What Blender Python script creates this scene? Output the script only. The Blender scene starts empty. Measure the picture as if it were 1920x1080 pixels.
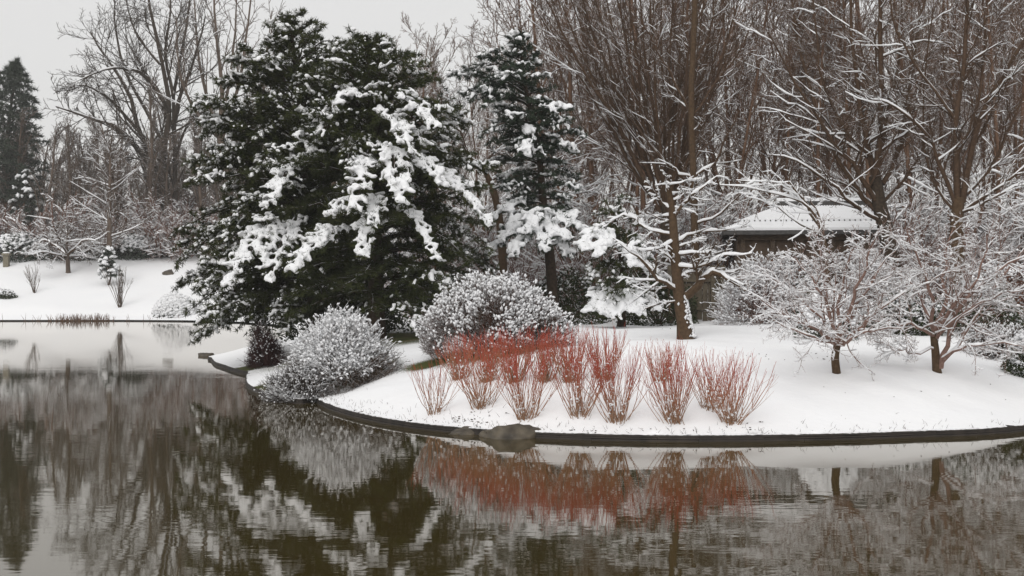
import bpy, math
import numpy as np

# ------------------------------------------------------------------ camera, sky, sun, exposure
FPX = 960.0 / math.tan(math.radians(20.0))      # focal length in photo pixels (1920 wide)
CAMH = 2.8
scene = bpy.context.scene
cam_d = bpy.data.cameras.new('camera')
cam_d.sensor_width = 36.0
cam_d.lens = 18.0 / math.tan(math.radians(20.0))
cam_d.clip_end = 3000.0
cam = bpy.data.objects.new('camera', cam_d)
scene.collection.objects.link(cam)
cam.location = (0, 0, CAMH)
cam.rotation_euler = (math.radians(90), 0, 0)
scene.camera = cam

SUN_EL, SUN_AZ = math.radians(36), math.radians(200)
world = bpy.data.worlds.new('World')
scene.world = world
world.use_nodes = True
wn = world.node_tree.nodes
wl = world.node_tree.links
wn.clear()
w_out = wn.new('ShaderNodeOutputWorld')
w_bg = wn.new('ShaderNodeBackground')
w_sky = wn.new('ShaderNodeTexSky')
w_sky.sky_type = 'NISHITA'
w_sky.sun_disc = False
w_sky.sun_elevation = SUN_EL
w_sky.sun_rotation = SUN_AZ
w_mix = wn.new('ShaderNodeMixRGB')
w_mix.inputs[0].default_value = 0.94             # overcast: an even cloud sheet hides the clear sky
w_mix.inputs[2].default_value = (7.6, 7.5, 7.38, 1)
wl.new(w_sky.outputs[0], w_mix.inputs[1])
wl.new(w_mix.outputs[0], w_bg.inputs[0])
w_bg.inputs[1].default_value = 0.1
wl.new(w_bg.outputs[0], w_out.inputs[0])

sun_d = bpy.data.lights.new('sun', 'SUN')
sun_d.energy = 1.5
sun_d.angle = math.radians(45)
sun_d.color = (1.0, 0.985, 0.96)
sun = bpy.data.objects.new('sun', sun_d)
scene.collection.objects.link(sun)
sun.rotation_euler = (math.radians(90) - SUN_EL, 0, math.radians(180) - SUN_AZ)
sun.location = (0, 0, 60)

vs = scene.view_settings
vs.view_transform = 'Standard'
vs.look = 'None'
vs.exposure = 0.12
vs.gamma = 1.0
vs.use_curve_mapping = False
scene.cycles.max_bounces = 6
scene.cycles.diffuse_bounces = 3
scene.cycles.glossy_bounces = 3
scene.cycles.transparent_max_bounces = 6
scene.cycles.volume_bounces = 0

# ------------------------------------------------------------------ helpers
COL = scene.collection
rng = np.random.default_rng(11)
UP = np.array([0.0, 0.0, 1.0])


def norm(v):
    return v / np.maximum(np.linalg.norm(v, axis=-1, keepdims=True), 1e-9)


def P3(px, py, Y):
    return np.array([(px - 960.0) / FPX * Y, Y, CAMH - (py - 540.0) / FPX * Y])


class Geo:
    """collects vertex and face arrays and links them as ONE mesh object"""

    def __init__(self):
        self.v, self.q, self.t, self.n = [], [], [], 0

    def add(self, v, q=None, t=None):
        v = np.asarray(v, float).reshape(-1, 3)
        if q is not None and len(q):
            self.q.append(np.asarray(q, np.int64).reshape(-1, 4) + self.n)
        if t is not None and len(t):
            self.t.append(np.asarray(t, np.int64).reshape(-1, 3) + self.n)
        self.v.append(v)
        self.n += len(v)

    def mesh(self, name, mat, smooth=True, origin=None):
        me = bpy.data.meshes.new(name)
        if self.n == 0:
            return me
        v = np.concatenate(self.v)
        if origin is not None:
            v = v - np.asarray(origin)
        q = np.concatenate(self.q) if self.q else np.zeros((0, 4), np.int64)
        t = np.concatenate(self.t) if self.t else np.zeros((0, 3), np.int64)
        me.vertices.add(len(v))
        me.vertices.foreach_set('co', v.astype(np.float32).ravel())
        loops = np.concatenate([q.ravel(), t.ravel()]).astype(np.int32)
        me.loops.add(len(loops))
        me.loops.foreach_set('vertex_index', loops)
        npoly = len(q) + len(t)
        me.polygons.add(npoly)
        ls = np.concatenate([np.arange(len(q)) * 4, len(q) * 4 + np.arange(len(t)) * 3]).astype(np.int32)
        me.polygons.foreach_set('loop_start', ls)
        me.polygons.foreach_set('use_smooth', np.full(npoly, smooth))
        me.update(calc_edges=True)
        if mat is not None:
            me.materials.append(mat)
        return me


def link(name, data, parent=None, loc=None, rz=0.0, sc=None):
    o = bpy.data.objects.new(name, data)
    COL.objects.link(o)
    if parent is not None:
        o.parent = parent
    if loc is not None:
        o.location = tuple(float(a) for a in loc)
    o.rotation_euler[2] = rz
    if sc is not None:
        o.scale = (sc, sc, sc) if np.isscalar(sc) else tuple(sc)
    return o


def tag(o, label, cat, group=None):
    o['label'] = label
    o['category'] = cat
    if group:
        o['group'] = group
    return o


def thing(name, loc, label, cat, group=None, rz=0.0, sc=None):
    return tag(link(name, None, None, loc, rz, sc), label, cat, group)


def dup(root, loc, rz, sc, label=None):
    r = root.copy()
    COL.objects.link(r)
    r.location = tuple(float(a) for a in loc)
    r.rotation_euler = (0, 0, rz)
    r.scale = (sc, sc, sc) if np.isscalar(sc) else tuple(sc)
    if label:
        r['label'] = label
    for ch in KIDS.get(root.name, []):
        c = ch.copy()
        COL.objects.link(c)
        c.parent = r
        for g in KIDS.get(ch.name, []):
            d = g.copy()
            COL.objects.link(d)
            d.parent = c
    return r


KIDS = {}


def part(name, geo, mat, parent, origin=None, smooth=True, stuff=False):
    o = link(name, geo.mesh(name, mat, smooth, origin), parent)
    KIDS.setdefault(parent.name, []).append(o)
    if stuff:
        o['kind'] = 'stuff'
    return o


# ---- geometry builders (all batched)
def tubes(geo, P, R, k):
    B, n = P.shape[:2]
    if B == 0:
        return
    T = norm(np.gradient(P, axis=1))
    mt = norm(T.mean(axis=1))
    ref = np.where(np.abs(mt[:, 2:3]) > 0.75, np.array([[1.0, 0.15, 0.0]]), np.array([[0.0, 0.0, 1.0]]))
    U = norm(np.cross(T, ref[:, None, :]))
    V = np.cross(T, U)
    a = np.arange(k) * 2 * math.pi / k
    ring = (np.cos(a)[None, None, :, None] * U[:, :, None, :] + np.sin(a)[None, None, :, None] * V[:, :, None, :])
    verts = P[:, :, None, :] + ring * R[:, :, None, None]
    b = np.arange(B)[:, None, None] * (n * k)
    i = np.arange(n - 1)[None, :, None] * k
    j = np.arange(k)[None, None, :]
    j2 = (j + 1) % k
    f = np.stack([b + i + j, b + i + j2, b + i + k + j2, b + i + k + j], axis=-1)
    geo.add(verts, q=f)


def octa(sub):
    v = [(1, 0, 0), (-1, 0, 0), (0, 1, 0), (0, -1, 0), (0, 0, 1), (0, 0, -1)]
    f = [(0, 2, 4), (2, 1, 4), (1, 3, 4), (3, 0, 4), (2, 0, 5), (1, 2, 5), (3, 1, 5), (0, 3, 5)]
    v = [np.array(a, float) for a in v]
    for _ in range(sub):
        cache, nf = {}, []

        def mid(a, b):
            key = (min(a, b), max(a, b))
            if key not in cache:
                m = v[a] + v[b]
                v.append(m / np.linalg.norm(m))
                cache[key] = len(v) - 1
            return cache[key]
        for a, b, c in f:
            x, y, z = mid(a, b), mid(b, c), mid(c, a)
            nf += [(a, x, z), (x, b, y), (z, y, c), (x, y, z)]
        f = nf
    return np.array(v), np.array(f)


OCT = [octa(0), octa(1), octa(2), octa(3), octa(4)]


def lumps(geo, C, D, S, rg, sub=1, elong=1.4, flat=0.75, rough=0.22):
    """C centres, D directions, S radii: soft uneven lumps of snow"""
    n = len(C)
    if n == 0:
        return
    tv, tf = OCT[sub]
    D = norm(D)
    A = D
    Bv = norm(np.cross(A, UP + 0.01))
    Cc = np.cross(Bv, A)
    s = S[:, None, None] * (1 + rough * rg.uniform(-1, 1, (n, len(tv), 1)))
    loc = tv[None] * np.array([elong, 1.0, flat])[None, None] * s
    w = loc[..., 0:1] * A[:, None] + loc[..., 1:2] * Bv[:, None] + loc[..., 2:3] * Cc[:, None] + C[:, None]
    f = tf[None] + (np.arange(n) * len(tv))[:, None, None]
    geo.add(w, t=f)


def curve(p0, d0, length, n, wig, trop, rg):
    """batched random walk: (B,3) starts and directions -> (B,n,3)"""
    B = len(p0)
    out = np.empty((B, n, 3))
    out[:, 0] = p0
    d = norm(d0)
    step = (length / (n - 1))[:, None]
    for i in range(1, n):
        d = norm(d + wig * rg.normal(0, 1, (B, 3)) + np.asarray(trop))
        out[:, i] = out[:, i - 1] + d * step
    return out


def sample(P, R, idx, t):
    n = P.shape[1]
    x = t * (n - 1)
    i = np.minimum(x.astype(int), n - 2)
    f = (x - i)[:, None]
    a, b = P[idx, i], P[idx, i + 1]
    return a * (1 - f) + b * f, norm(b - a), R[idx, i] * (1 - f[:, 0]) + R[idx, i + 1] * f[:, 0]


def grow(P, R, rg, per, t0, t1, ang, ln, n=4, wig=0.12, trop=(0, 0, 0.05), rr=0.6, rend=0.4, rmin=0.003, flat=0.0, tl=0.5, absolute=False):
    B = len(P)
    idx = np.repeat(np.arange(B), per)
    m = len(idx)
    t = t0 + (t1 - t0) * ((np.tile(np.arange(per), B) + rg.uniform(0, 1, m)) / per)
    pos, tan, rad = sample(P, R, idx, t)
    w = rg.normal(0, 1, (m, 3))
    w[:, 2] *= (1 - flat)
    w = norm(w - (w * tan).sum(1, keepdims=True) * tan)
    a = rg.uniform(ang[0], ang[1], m) * math.pi / 180
    d = np.cos(a)[:, None] * tan + np.sin(a)[:, None] * w
    if absolute:
        L = rg.uniform(ln[0], ln[1], m) * (1 - tl * t)
    else:
        pl = np.linalg.norm(np.diff(P, axis=1), axis=2).sum(1)[idx]
        L = pl * rg.uniform(ln[0], ln[1], m) * (1 - tl * t)
    C = curve(pos, d, L, n, wig, trop, rg)
    r0 = np.maximum(rad * rr, rmin)
    Rr = r0[:, None] * np.linspace(1, rend, n)[None]
    return C, np.maximum(Rr, rmin * 0.6)


def snow_ridge(geo, P, R, th, rg, k=4, prob=1.0, steep=0.85):
    """snow lying along the upper side of branches, thicker and thinner by turns"""
    if prob < 1:
        m = rg.uniform(0, 1, len(P)) < prob
        P, R = P[m], R[m]
    if len(P) == 0:
        return
    T = norm(np.gradient(P, axis=1))
    slope = np.abs(T[..., 2])
    keep = np.clip((steep - slope) / 0.25, 0.0, 1.0)
    Rs = (np.minimum(R * 0.8, th * 1.6) + th) * rg.uniform(0.55, 1.25, R.shape) * keep
    Rs[:, -1] *= 0.5
    ok = keep.mean(1) > 0.15
    Ps = P + UP * (R * 0.55 + Rs * 0.35)[..., None]
    tubes(geo, Ps[ok], np.maximum(Rs[ok], 0.0005), k)


def polyline(pts, n):
    """smooth resample of a few 3-D points"""
    pts = np.array(pts, float)
    m = len(pts)
    x = np.linspace(0, m - 1, n)
    ext = np.vstack([2 * pts[0] - pts[1], pts, 2 * pts[-1] - pts[-2]])
    i = np.minimum(x.astype(int), m - 2)
    f = (x - i)[:, None]
    p0, p1, p2, p3 = ext[i], ext[i + 1], ext[i + 2], ext[i + 3]
    return 0.5 * ((2 * p1) + (-p0 + p2) * f + (2 * p0 - 5 * p1 + 4 * p2 - p3) * f ** 2 + (-p0 + 3 * p1 - 3 * p2 + p3) * f ** 3)


def box(geo, c, s, rz=0.0):
    x, y, z = np.array(s) / 2
    v = np.array([(-x, -y, -z), (x, -y, -z), (x, y, -z), (-x, y, -z), (-x, -y, z), (x, -y, z), (x, y, z), (-x, y, z)])
    ca, sa = math.cos(rz), math.sin(rz)
    v = np.c_[v[:, 0] * ca - v[:, 1] * sa, v[:, 0] * sa + v[:, 1] * ca, v[:, 2]] + np.array(c)
    geo.add(v, q=[(0, 3, 2, 1), (4, 5, 6, 7), (0, 1, 5, 4), (1, 2, 6, 5), (2, 3, 7, 6), (3, 0, 4, 7)])


# ------------------------------------------------------------------ materials
def mat_base(name):
    m = bpy.data.materials.new(name)
    m.use_nodes = True
    nt = m.node_tree
    nt.nodes.clear()
    out = nt.nodes.new('ShaderNodeOutputMaterial')
    b = nt.nodes.new('ShaderNodeBsdfPrincipled')
    nt.links.new(b.outputs[0], out.inputs[0])
    return m, nt, b


def N(nt, typ, **kw):
    n = nt.nodes.new(typ)
    for k, v in kw.items():
        setattr(n, k, v)
    return n


def noise(nt, scale, detail=3.0, coord='Object', vec=None):
    tc = N(nt, 'ShaderNodeTexCoord')
    nz = N(nt, 'ShaderNodeTexNoise')
    nz.inputs['Scale'].default_value = scale
    nz.inputs['Detail'].default_value = detail
    nt.links.new(vec if vec is not None else tc.outputs[coord], nz.inputs['Vector'])
    return nz


def ramp(nt, fac, stops):
    r = N(nt, 'ShaderNodeValToRGB')
    e = r.color_ramp.elements
    while len(e) < len(stops):
        e.new(0.5)
    for el, (p, c) in zip(e, stops):
        el.position = p
        el.color = (*c, 1)
    nt.links.new(fac, r.inputs[0])
    return r


def snow_mat(name='snow', col=(0.86, 0.865, 0.88), bump=0.25, scale=9.0):
    m, nt, b = mat_base(name)
    n1 = noise(nt, 1.3, 4)
    r = ramp(nt, n1.outputs[0], [(0.3, tuple(c * 0.97 for c in col)), (0.7, col)])
    nt.links.new(r.outputs[0], b.inputs['Base Color'])
    b.inputs['Roughness'].default_value = 0.9
    b.inputs['Specular IOR Level'].default_value = 0.15
    n2 = noise(nt, scale, 5)
    bp = N(nt, 'ShaderNodeBump')
    bp.inputs['Strength'].default_value = bump
    bp.inputs['Distance'].default_value = 0.05
    nt.links.new(n2.outputs[0], bp.inputs['Height'])
    nt.links.new(bp.outputs[0], b.inputs['Normal'])
    return m


def bark_mat(name, c1, c2, snow=0.0, scale=14.0, wind=(0.25, -0.1, 1.0)):
    """bark; snow 0..1 is how much of the upward side carries snow"""
    m, nt, b = mat_base(name)
    n1 = noise(nt, scale, 4)
    r = ramp(nt, n1.outputs[0], [(0.3, c1), (0.7, c2)])
    b.inputs['Roughness'].default_value = 0.9
    b.inputs['Specular IOR Level'].default_value = 0.1
    if snow > 0:
        g = N(nt, 'ShaderNodeNewGeometry')
        d = N(nt, 'ShaderNodeVectorMath', operation='DOT_PRODUCT')
        w = np.array(wind) / np.linalg.norm(wind)
        d.inputs[1].default_value = tuple(w)
        nt.links.new(g.outputs['Normal'], d.inputs[0])
        n2 = noise(nt, 3.5, 3)
        ad = N(nt, 'ShaderNodeMath', operation='MULTIPLY_ADD')
        nt.links.new(n2.outputs[0], ad.inputs[0])
        ad.inputs[1].default_value = 0.9
        nt.links.new(d.outputs['Value'], ad.inputs[2])
        mr = N(nt, 'ShaderNodeMapRange')
        thr = 1.45 - snow
        mr.inputs['From Min'].default_value = thr - 0.08
        mr.inputs['From Max'].default_value = thr + 0.08
        nt.links.new(ad.outputs[0], mr.inputs[0])
        mx = N(nt, 'ShaderNodeMixRGB')
        nt.links.new(mr.outputs[0], mx.inputs[0])
        nt.links.new(r.outputs[0], mx.inputs[1])
        mx.inputs[2].default_value = (0.82, 0.825, 0.84, 1)
        nt.links.new(mx.outputs[0], b.inputs['Base Color'])
    else:
        nt.links.new(r.outputs[0], b.inputs['Base Color'])
    return m


def leaf_mat(name, c1, c2, scale=3.0):
    m, nt, b = mat_base(name)
    n1 = noise(nt, scale, 3)
    r = ramp(nt, n1.outputs[0], [(0.35, c1), (0.68, c2)])
    nt.links.new(r.outputs[0], b.inputs['Base Color'])
    b.inputs['Roughness'].default_value = 0.7
    b.inputs['Specular IOR Level'].default_value = 0.2
    return m


M = {}
M['snow'] = snow_mat()
M['snow_fluff'] = snow_mat('fluffy_snow', (0.85, 0.855, 0.87), 0.6, 30.0)
M['bark_dark'] = bark_mat('dark_bark', (0.03, 0.022, 0.016), (0.065, 0.048, 0.034), 0.15)
M['bark_brown'] = bark_mat('brown_bark', (0.052, 0.033, 0.02), (0.1, 0.066, 0.04), 0.38)
M['bark_snowy'] = bark_mat('snow_lined_bark', (0.047, 0.029, 0.019), (0.095, 0.06, 0.039), 0.28)
M['bark_wood'] = bark_mat('woodland_bark', (0.08, 0.047, 0.031), (0.165, 0.098, 0.064), 0.32, 2.0)
M['bark_wood_snow'] = bark_mat('snowed_woodland_bark', (0.085, 0.054, 0.04), (0.16, 0.103, 0.077), 0.7, 2.0)
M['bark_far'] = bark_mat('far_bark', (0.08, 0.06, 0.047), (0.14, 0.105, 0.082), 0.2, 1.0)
M['bark_red'] = bark_mat('reddish_brush_bark', (0.13, 0.065, 0.045), (0.2, 0.105, 0.075), 0.45, 2.0)
M['bark_pine'] = bark_mat('pine_bark', (0.03, 0.022, 0.017), (0.07, 0.05, 0.036), 0.15)
M['needles'] = leaf_mat('pine_needles', (0.015, 0.022, 0.006), (0.058, 0.066, 0.018))
M['needles_blue'] = leaf_mat('bluish_pine_needles', (0.016, 0.027, 0.018), (0.042, 0.06, 0.036))
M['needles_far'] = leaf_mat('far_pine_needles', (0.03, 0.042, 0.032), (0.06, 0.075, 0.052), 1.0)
M['leaf_green'] = leaf_mat('dark_green_leaves', (0.018, 0.026, 0.011), (0.045, 0.055, 0.02))
M['leaf_brown'] = leaf_mat('withered_brown_leaves', (0.07, 0.028, 0.017), (0.16, 0.07, 0.04))
M['leaf_purple'] = leaf_mat('dark_purple_twigs', (0.03, 0.014, 0.014), (0.075, 0.035, 0.032))
M['twig_shrub'] = bark_mat('shrub_twig', (0.055, 0.036, 0.024), (0.11, 0.073, 0.05), 0.25)
M['twig_maple'] = bark_mat('maple_twig', (0.15, 0.092, 0.074), (0.26, 0.165, 0.135), 0.45)
M['twig_shrub_red'] = bark_mat('reddish_shrub_twig', (0.055, 0.029, 0.021), (0.11, 0.062, 0.045), 0.25)


def dogwood_mat():
    m, nt, b = mat_base('red_dogwood_bark')
    tc = N(nt, 'ShaderNodeTexCoord')
    sp = N(nt, 'ShaderNodeSeparateXYZ')
    nt.links.new(tc.outputs['Object'], sp.inputs[0])
    n1 = noise(nt, 5, 2)
    ad = N(nt, 'ShaderNodeMath', operation='MULTIPLY_ADD')
    nt.links.new(n1.outputs[0], ad.inputs[0])
    ad.inputs[1].default_value = 0.5
    nt.links.new(sp.outputs[2], ad.inputs[2])
    mr = N(nt, 'ShaderNodeMapRange')
    mr.inputs['From Min'].default_value = 0.2
    mr.inputs['From Max'].default_value = 1.5
    nt.links.new(ad.outputs[0], mr.inputs[0])
    r = ramp(nt, mr.outputs[0], [(0.1, (0.27, 0.15, 0.085)), (0.4, (0.33, 0.125, 0.06)), (0.8, (0.37, 0.05, 0.026))])
    nt.links.new(r.outputs[0], b.inputs['Base Color'])
    b.inputs['Roughness'].default_value = 0.6
    return m


M['dogwood'] = dogwood_mat()


def ground_mat():
    """snow cover, thin and mossy where the attribute 'bare' says the plants kept the snow off"""
    m, nt, b = mat_base('snow_ground')
    at = N(nt, 'ShaderNodeAttribute', attribute_name='bare')
    n1 = noise(nt, 2.2, 6)
    n3 = noise(nt, 0.35, 3)
    n4 = noise(nt, 28, 3)
    sn = ramp(nt, n3.outputs[0], [(0.3, (0.84, 0.845, 0.86)), (0.7, (0.87, 0.872, 0.88))])
    ms = ramp(nt, n1.outputs[0], [(0.3, (0.03, 0.032, 0.012)), (0.5, (0.075, 0.085, 0.022)), (0.7, (0.11, 0.085, 0.045))])
    ad = N(nt, 'ShaderNodeMath', operation='MULTIPLY_ADD')
    nt.links.new(n4.outputs[0], ad.inputs[0])
    ad.inputs[1].default_value = 0.7
    nt.links.new(at.outputs['Fac'], ad.inputs[2])
    mr = N(nt, 'ShaderNodeMapRange')
    mr.inputs['From Min'].default_value = 0.72
    mr.inputs['From Max'].default_value = 0.95
    nt.links.new(ad.outputs[0], mr.inputs[0])
    mx = N(nt, 'ShaderNodeMixRGB')
    nt.links.new(mr.outputs[0], mx.inputs[0])
    nt.links.new(sn.outputs[0], mx.inputs[1])
    nt.links.new(ms.outputs[0], mx.inputs[2])
    nt.links.new(mx.outputs[0], b.inputs['Base Color'])
    b.inputs['Roughness'].default_value = 0.9
    b.inputs['Specular IOR Level'].default_value = 0.15
    n2 = noise(nt, 5.0, 6)
    bp = N(nt, 'ShaderNodeBump')
    bp.inputs['Strength'].default_value = 0.22
    bp.inputs['Distance'].default_value = 0.06
    nt.links.new(n2.outputs[0], bp.inputs['Height'])
    nt.links.new(bp.outputs[0], b.inputs['Normal'])
    return m


M['ground'] = ground_mat()


def water_mat():
    m = bpy.data.materials.new('pond_water')
    m.use_nodes = True
    nt = m.node_tree
    nt.nodes.clear()
    out = N(nt, 'ShaderNodeOutputMaterial')
    dif = N(nt, 'ShaderNodeBsdfDiffuse')
    dif.inputs[0].default_value = (0.042, 0.031, 0.008, 1)
    gl = N(nt, 'ShaderNodeBsdfGlossy')
    gl.inputs['Roughness'].default_value = 0.028
    gl.inputs['Color'].default_value = (0.95, 0.93, 0.9, 1)
    fr = N(nt, 'ShaderNodeFresnel')
    fr.inputs[0].default_value = 1.9
    mx = N(nt, 'ShaderNodeMixShader')
    tc = N(nt, 'ShaderNodeTexCoord')

    def layer(sx, sy, detail):
        mp = N(nt, 'ShaderNodeMapping')
        mp.inputs['Scale'].default_value = (sx, sy, 1)
        nt.links.new(tc.outputs['Object'], mp.inputs[0])
        return noise(nt, 1.0, detail, vec=mp.outputs[0])
    a = layer(2.2, 4.5, 2.0)
    c = layer(0.35, 0.6, 2.0)
    patch = layer(0.10, 0.16, 2.0)
    pr = N(nt, 'ShaderNodeMapRange')
    pr.inputs['From Min'].default_value = 0.35
    pr.inputs['From Max'].default_value = 0.65
    pr.inputs['To Min'].default_value = 0.35
    nt.links.new(patch.outputs[0], pr.inputs[0])
    ml = N(nt, 'ShaderNodeMath', operation='MULTIPLY')
    nt.links.new(a.outputs[0], ml.inputs[0])
    nt.links.new(pr.outputs[0], ml.inputs[1])
    ad = N(nt, 'ShaderNodeMath', operation='MULTIPLY_ADD')
    nt.links.new(c.outputs[0], ad.inputs[0])
    ad.inputs[1].default_value = 1.2
    nt.links.new(ml.outputs[0], ad.inputs[2])
    bp = N(nt, 'ShaderNodeBump')
    bp.inputs['Strength'].default_value = 1.0
    bp.inputs['Distance'].default_value = 0.0014
    nt.links.new(ad.outputs[0], bp.inputs['Height'])
    nt.links.new(bp.outputs[0], gl.inputs['Normal'])
    nt.links.new(fr.outputs[0], mx.inputs[0])
    nt.links.new(dif.outputs[0], mx.inputs[1])
    nt.links.new(gl.outputs[0], mx.inputs[2])
    nt.links.new(mx.outputs[0], out.inputs[0])
    return m


def simple(name, c1, c2, scale, rough=0.8, bump=0.0):
    m, nt, b = mat_base(name)
    n1 = noise(nt, scale, 5)
    r = ramp(nt, n1.outputs[0], [(0.3, c1), (0.7, c2)])
    nt.links.new(r.outputs[0], b.inputs['Base Color'])
    b.inputs['Roughness'].default_value = rough
    if bump:
        bp = N(nt, 'ShaderNodeBump')
        bp.inputs['Strength'].default_value = bump
        bp.inputs['Distance'].default_value = 0.04
        nt.links.new(n1.outputs[0], bp.inputs['Height'])
        nt.links.new(bp.outputs[0], b.inputs['Normal'])
    return m


M['water'] = water_mat()
M['edging'] = simple('weathered_edging_wood', (0.014, 0.011, 0.009), (0.042, 0.032, 0.025), 4.0, 0.7, 0.4)
M['rock'] = simple('wet_rock', (0.022, 0.017, 0.011), (0.105, 0.085, 0.058), 4.0, 0.6, 1.0)
M['wood'] = simple('dark_timber', (0.05, 0.032, 0.02), (0.10, 0.068, 0.043), 6.0, 0.8, 0.3)
M['wood_pale'] = simple('weathered_fence_wood', (0.06, 0.047, 0.03), (0.11, 0.088, 0.058), 8.0, 0.8, 0.3)
M['tile'] = simple('dark_roof_tile', (0.035, 0.033, 0.032), (0.07, 0.066, 0.062), 9.0, 0.6, 0.2)
M['plaster'] = simple('brown_plaster', (0.08, 0.052, 0.035), (0.13, 0.09, 0.06), 3.0, 0.9, 0.2)
M['litter'] = simple('dark_leaf_litter', (0.03, 0.022, 0.016), (0.09, 0.06, 0.04), 9.0, 0.9)
M['reed'] = simple('brown_dead_reed', (0.12, 0.07, 0.045), (0.2, 0.12, 0.08), 9.0, 0.9)
M['stone'] = simple('pale_stone', (0.13, 0.115, 0.085), (0.2, 0.18, 0.13), 6.0, 0.9, 0.3)
M['bed'] = simple('pond_mud', (0.03, 0.025, 0.015), (0.06, 0.05, 0.03), 0.3, 0.95)

# ------------------------------------------------------------------ land and water
def wpt(px, py):
    Y = FPX * CAMH / (py - 540.0)
    return ((px - 960.0) / FPX * Y, Y)


SHORE_MAIN = [(15.5, 33.0)] + [wpt(*p) for p in [(1920, 808), (1700, 820), (1500, 826), (1300, 828), (1100, 825), (960, 819), (850, 811),
              (750, 799), (665, 782), (613, 765), (593, 753)]]
SHORE_COVE = [wpt(*p) for p in [(590, 754), (560, 757), (523, 750), (489, 739), (466, 727), (462, 713), (466, 704)]]
SHORE_TIP = [wpt(*p) for p in [(466, 703), (442, 697.5), (421, 690), (404, 684), (397, 676)]] + [(-11.9, 55.5), (-11.7, 60.0), (-10.8, 66.0)]
SHORE_BACK = [(-10.5, 74.0), (-12.5, 88.0), (-17.0, 103.0), (-22.0, 113.0), (-27.5, 118.0)]
SHORE_FAR = [(-34.0, 119.3), (-45.0, 118.8), (-60.0, 119.2), (-90.0, 117.0), (-160.0, 112.0)]


def smooth2(pts, n):
    p = polyline([(a, b, 0) for a, b in pts], n)
    return p[:, :2]


S_MAIN, S_COVE, S_TIP = smooth2(SHORE_MAIN, 90), smooth2(SHORE_COVE, 40), smooth2(SHORE_TIP, 40)
S_BACK, S_FAR = np.array(SHORE_BACK), np.array(SHORE_FAR)
LAND = np.vstack([[(420.0, 20.0)], [(60.0, 36.0)], [(25.0, 36.5)], S_MAIN, S_COVE, S_TIP, S_BACK, S_FAR, [(-420.0, 90.0), (-420.0, 900.0), (420.0, 900.0)]])


def signed_dist(X, Y):
    X = np.asarray(X, float)
    Y = np.asarray(Y, float)
    sh = X.shape
    x, y = X.ravel(), Y.ravel()
    best = np.full(x.shape, 1e9)
    inside = np.zeros(x.shape, bool)
    nx_, ny_ = np.zeros(x.shape), np.zeros(x.shape)
    m = len(LAND)
    for i in range(m):
        ax, ay = LAND[i]
        bx, by = LAND[(i + 1) % m]
        dx, dy = bx - ax, by - ay
        t = np.clip(((x - ax) * dx + (y - ay) * dy) / (dx * dx + dy * dy + 1e-12), 0, 1)
        qx, qy = ax + t * dx, ay + t * dy
        d = np.hypot(x - qx, y - qy)
        u = d < best
        best[u] = d[u]
        nx_[u], ny_[u] = qx[u], qy[u]
        c = ((ay > y) != (by > y)) & (x < (bx - ax) * (y - ay) / (by - ay + 1e-12) + ax)
        inside ^= c
    return np.where(inside, best, -best).reshape(sh), nx_.reshape(sh), ny_.reshape(sh)


def prof(d, X, Y):
    z = np.interp(d, [0, 0.4, 1, 2, 3.5, 5, 7, 13, 25, 40, 80, 400], [0.115, 0.18, 0.34, 0.62, 1.0, 1.2, 1.36, 1.62, 2.12, 2.6, 3.2, 5.0])
    s = np.clip((Y - 119.5) / 27, 0, 1)
    z = z + 4.1 * s * s * (3 - 2 * s)
    w = np.clip(d / 2.0, 0, 1)
    return z + w * (0.05 * np.sin(X * 0.9 + 0.7 * np.sin(Y * 0.5)) + 0.05 * np.sin(Y * 0.75 + X * 0.35) + 0.018 * np.sin(X * 3.1 + 2 * np.sin(Y * 1.3)) * np.sin(Y * 2.3 + 1.1 * np.sin(X * 0.9)))


def ground_z(X, Y):
    d, _, _ = signed_dist(np.atleast_1d(X), np.atleast_1d(Y))
    return prof(np.maximum(d, 0), np.atleast_1d(X), np.atleast_1d(Y))


def gp(px, py, near=22.0, far=200.0):
    """where the sight line through a photo pixel meets the ground"""
    Y = np.linspace(near, far, 1500)
    X = (px - 960.0) / FPX * Y
    z = CAMH - (py - 540.0) / FPX * Y
    g = ground_z(X, Y)
    d, _, _ = signed_dist(X, Y)
    hit = np.nonzero((z <= g) & (d > 0))[0]
    i = hit[0] if len(hit) else len(Y) - 1
    return np.array([X[i], Y[i], g[i]])


def on_ground(px, Y):
    X = (px - 960.0) / FPX * Y
    return np.array([X, Y, ground_z(X, Y)[0]])


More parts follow.
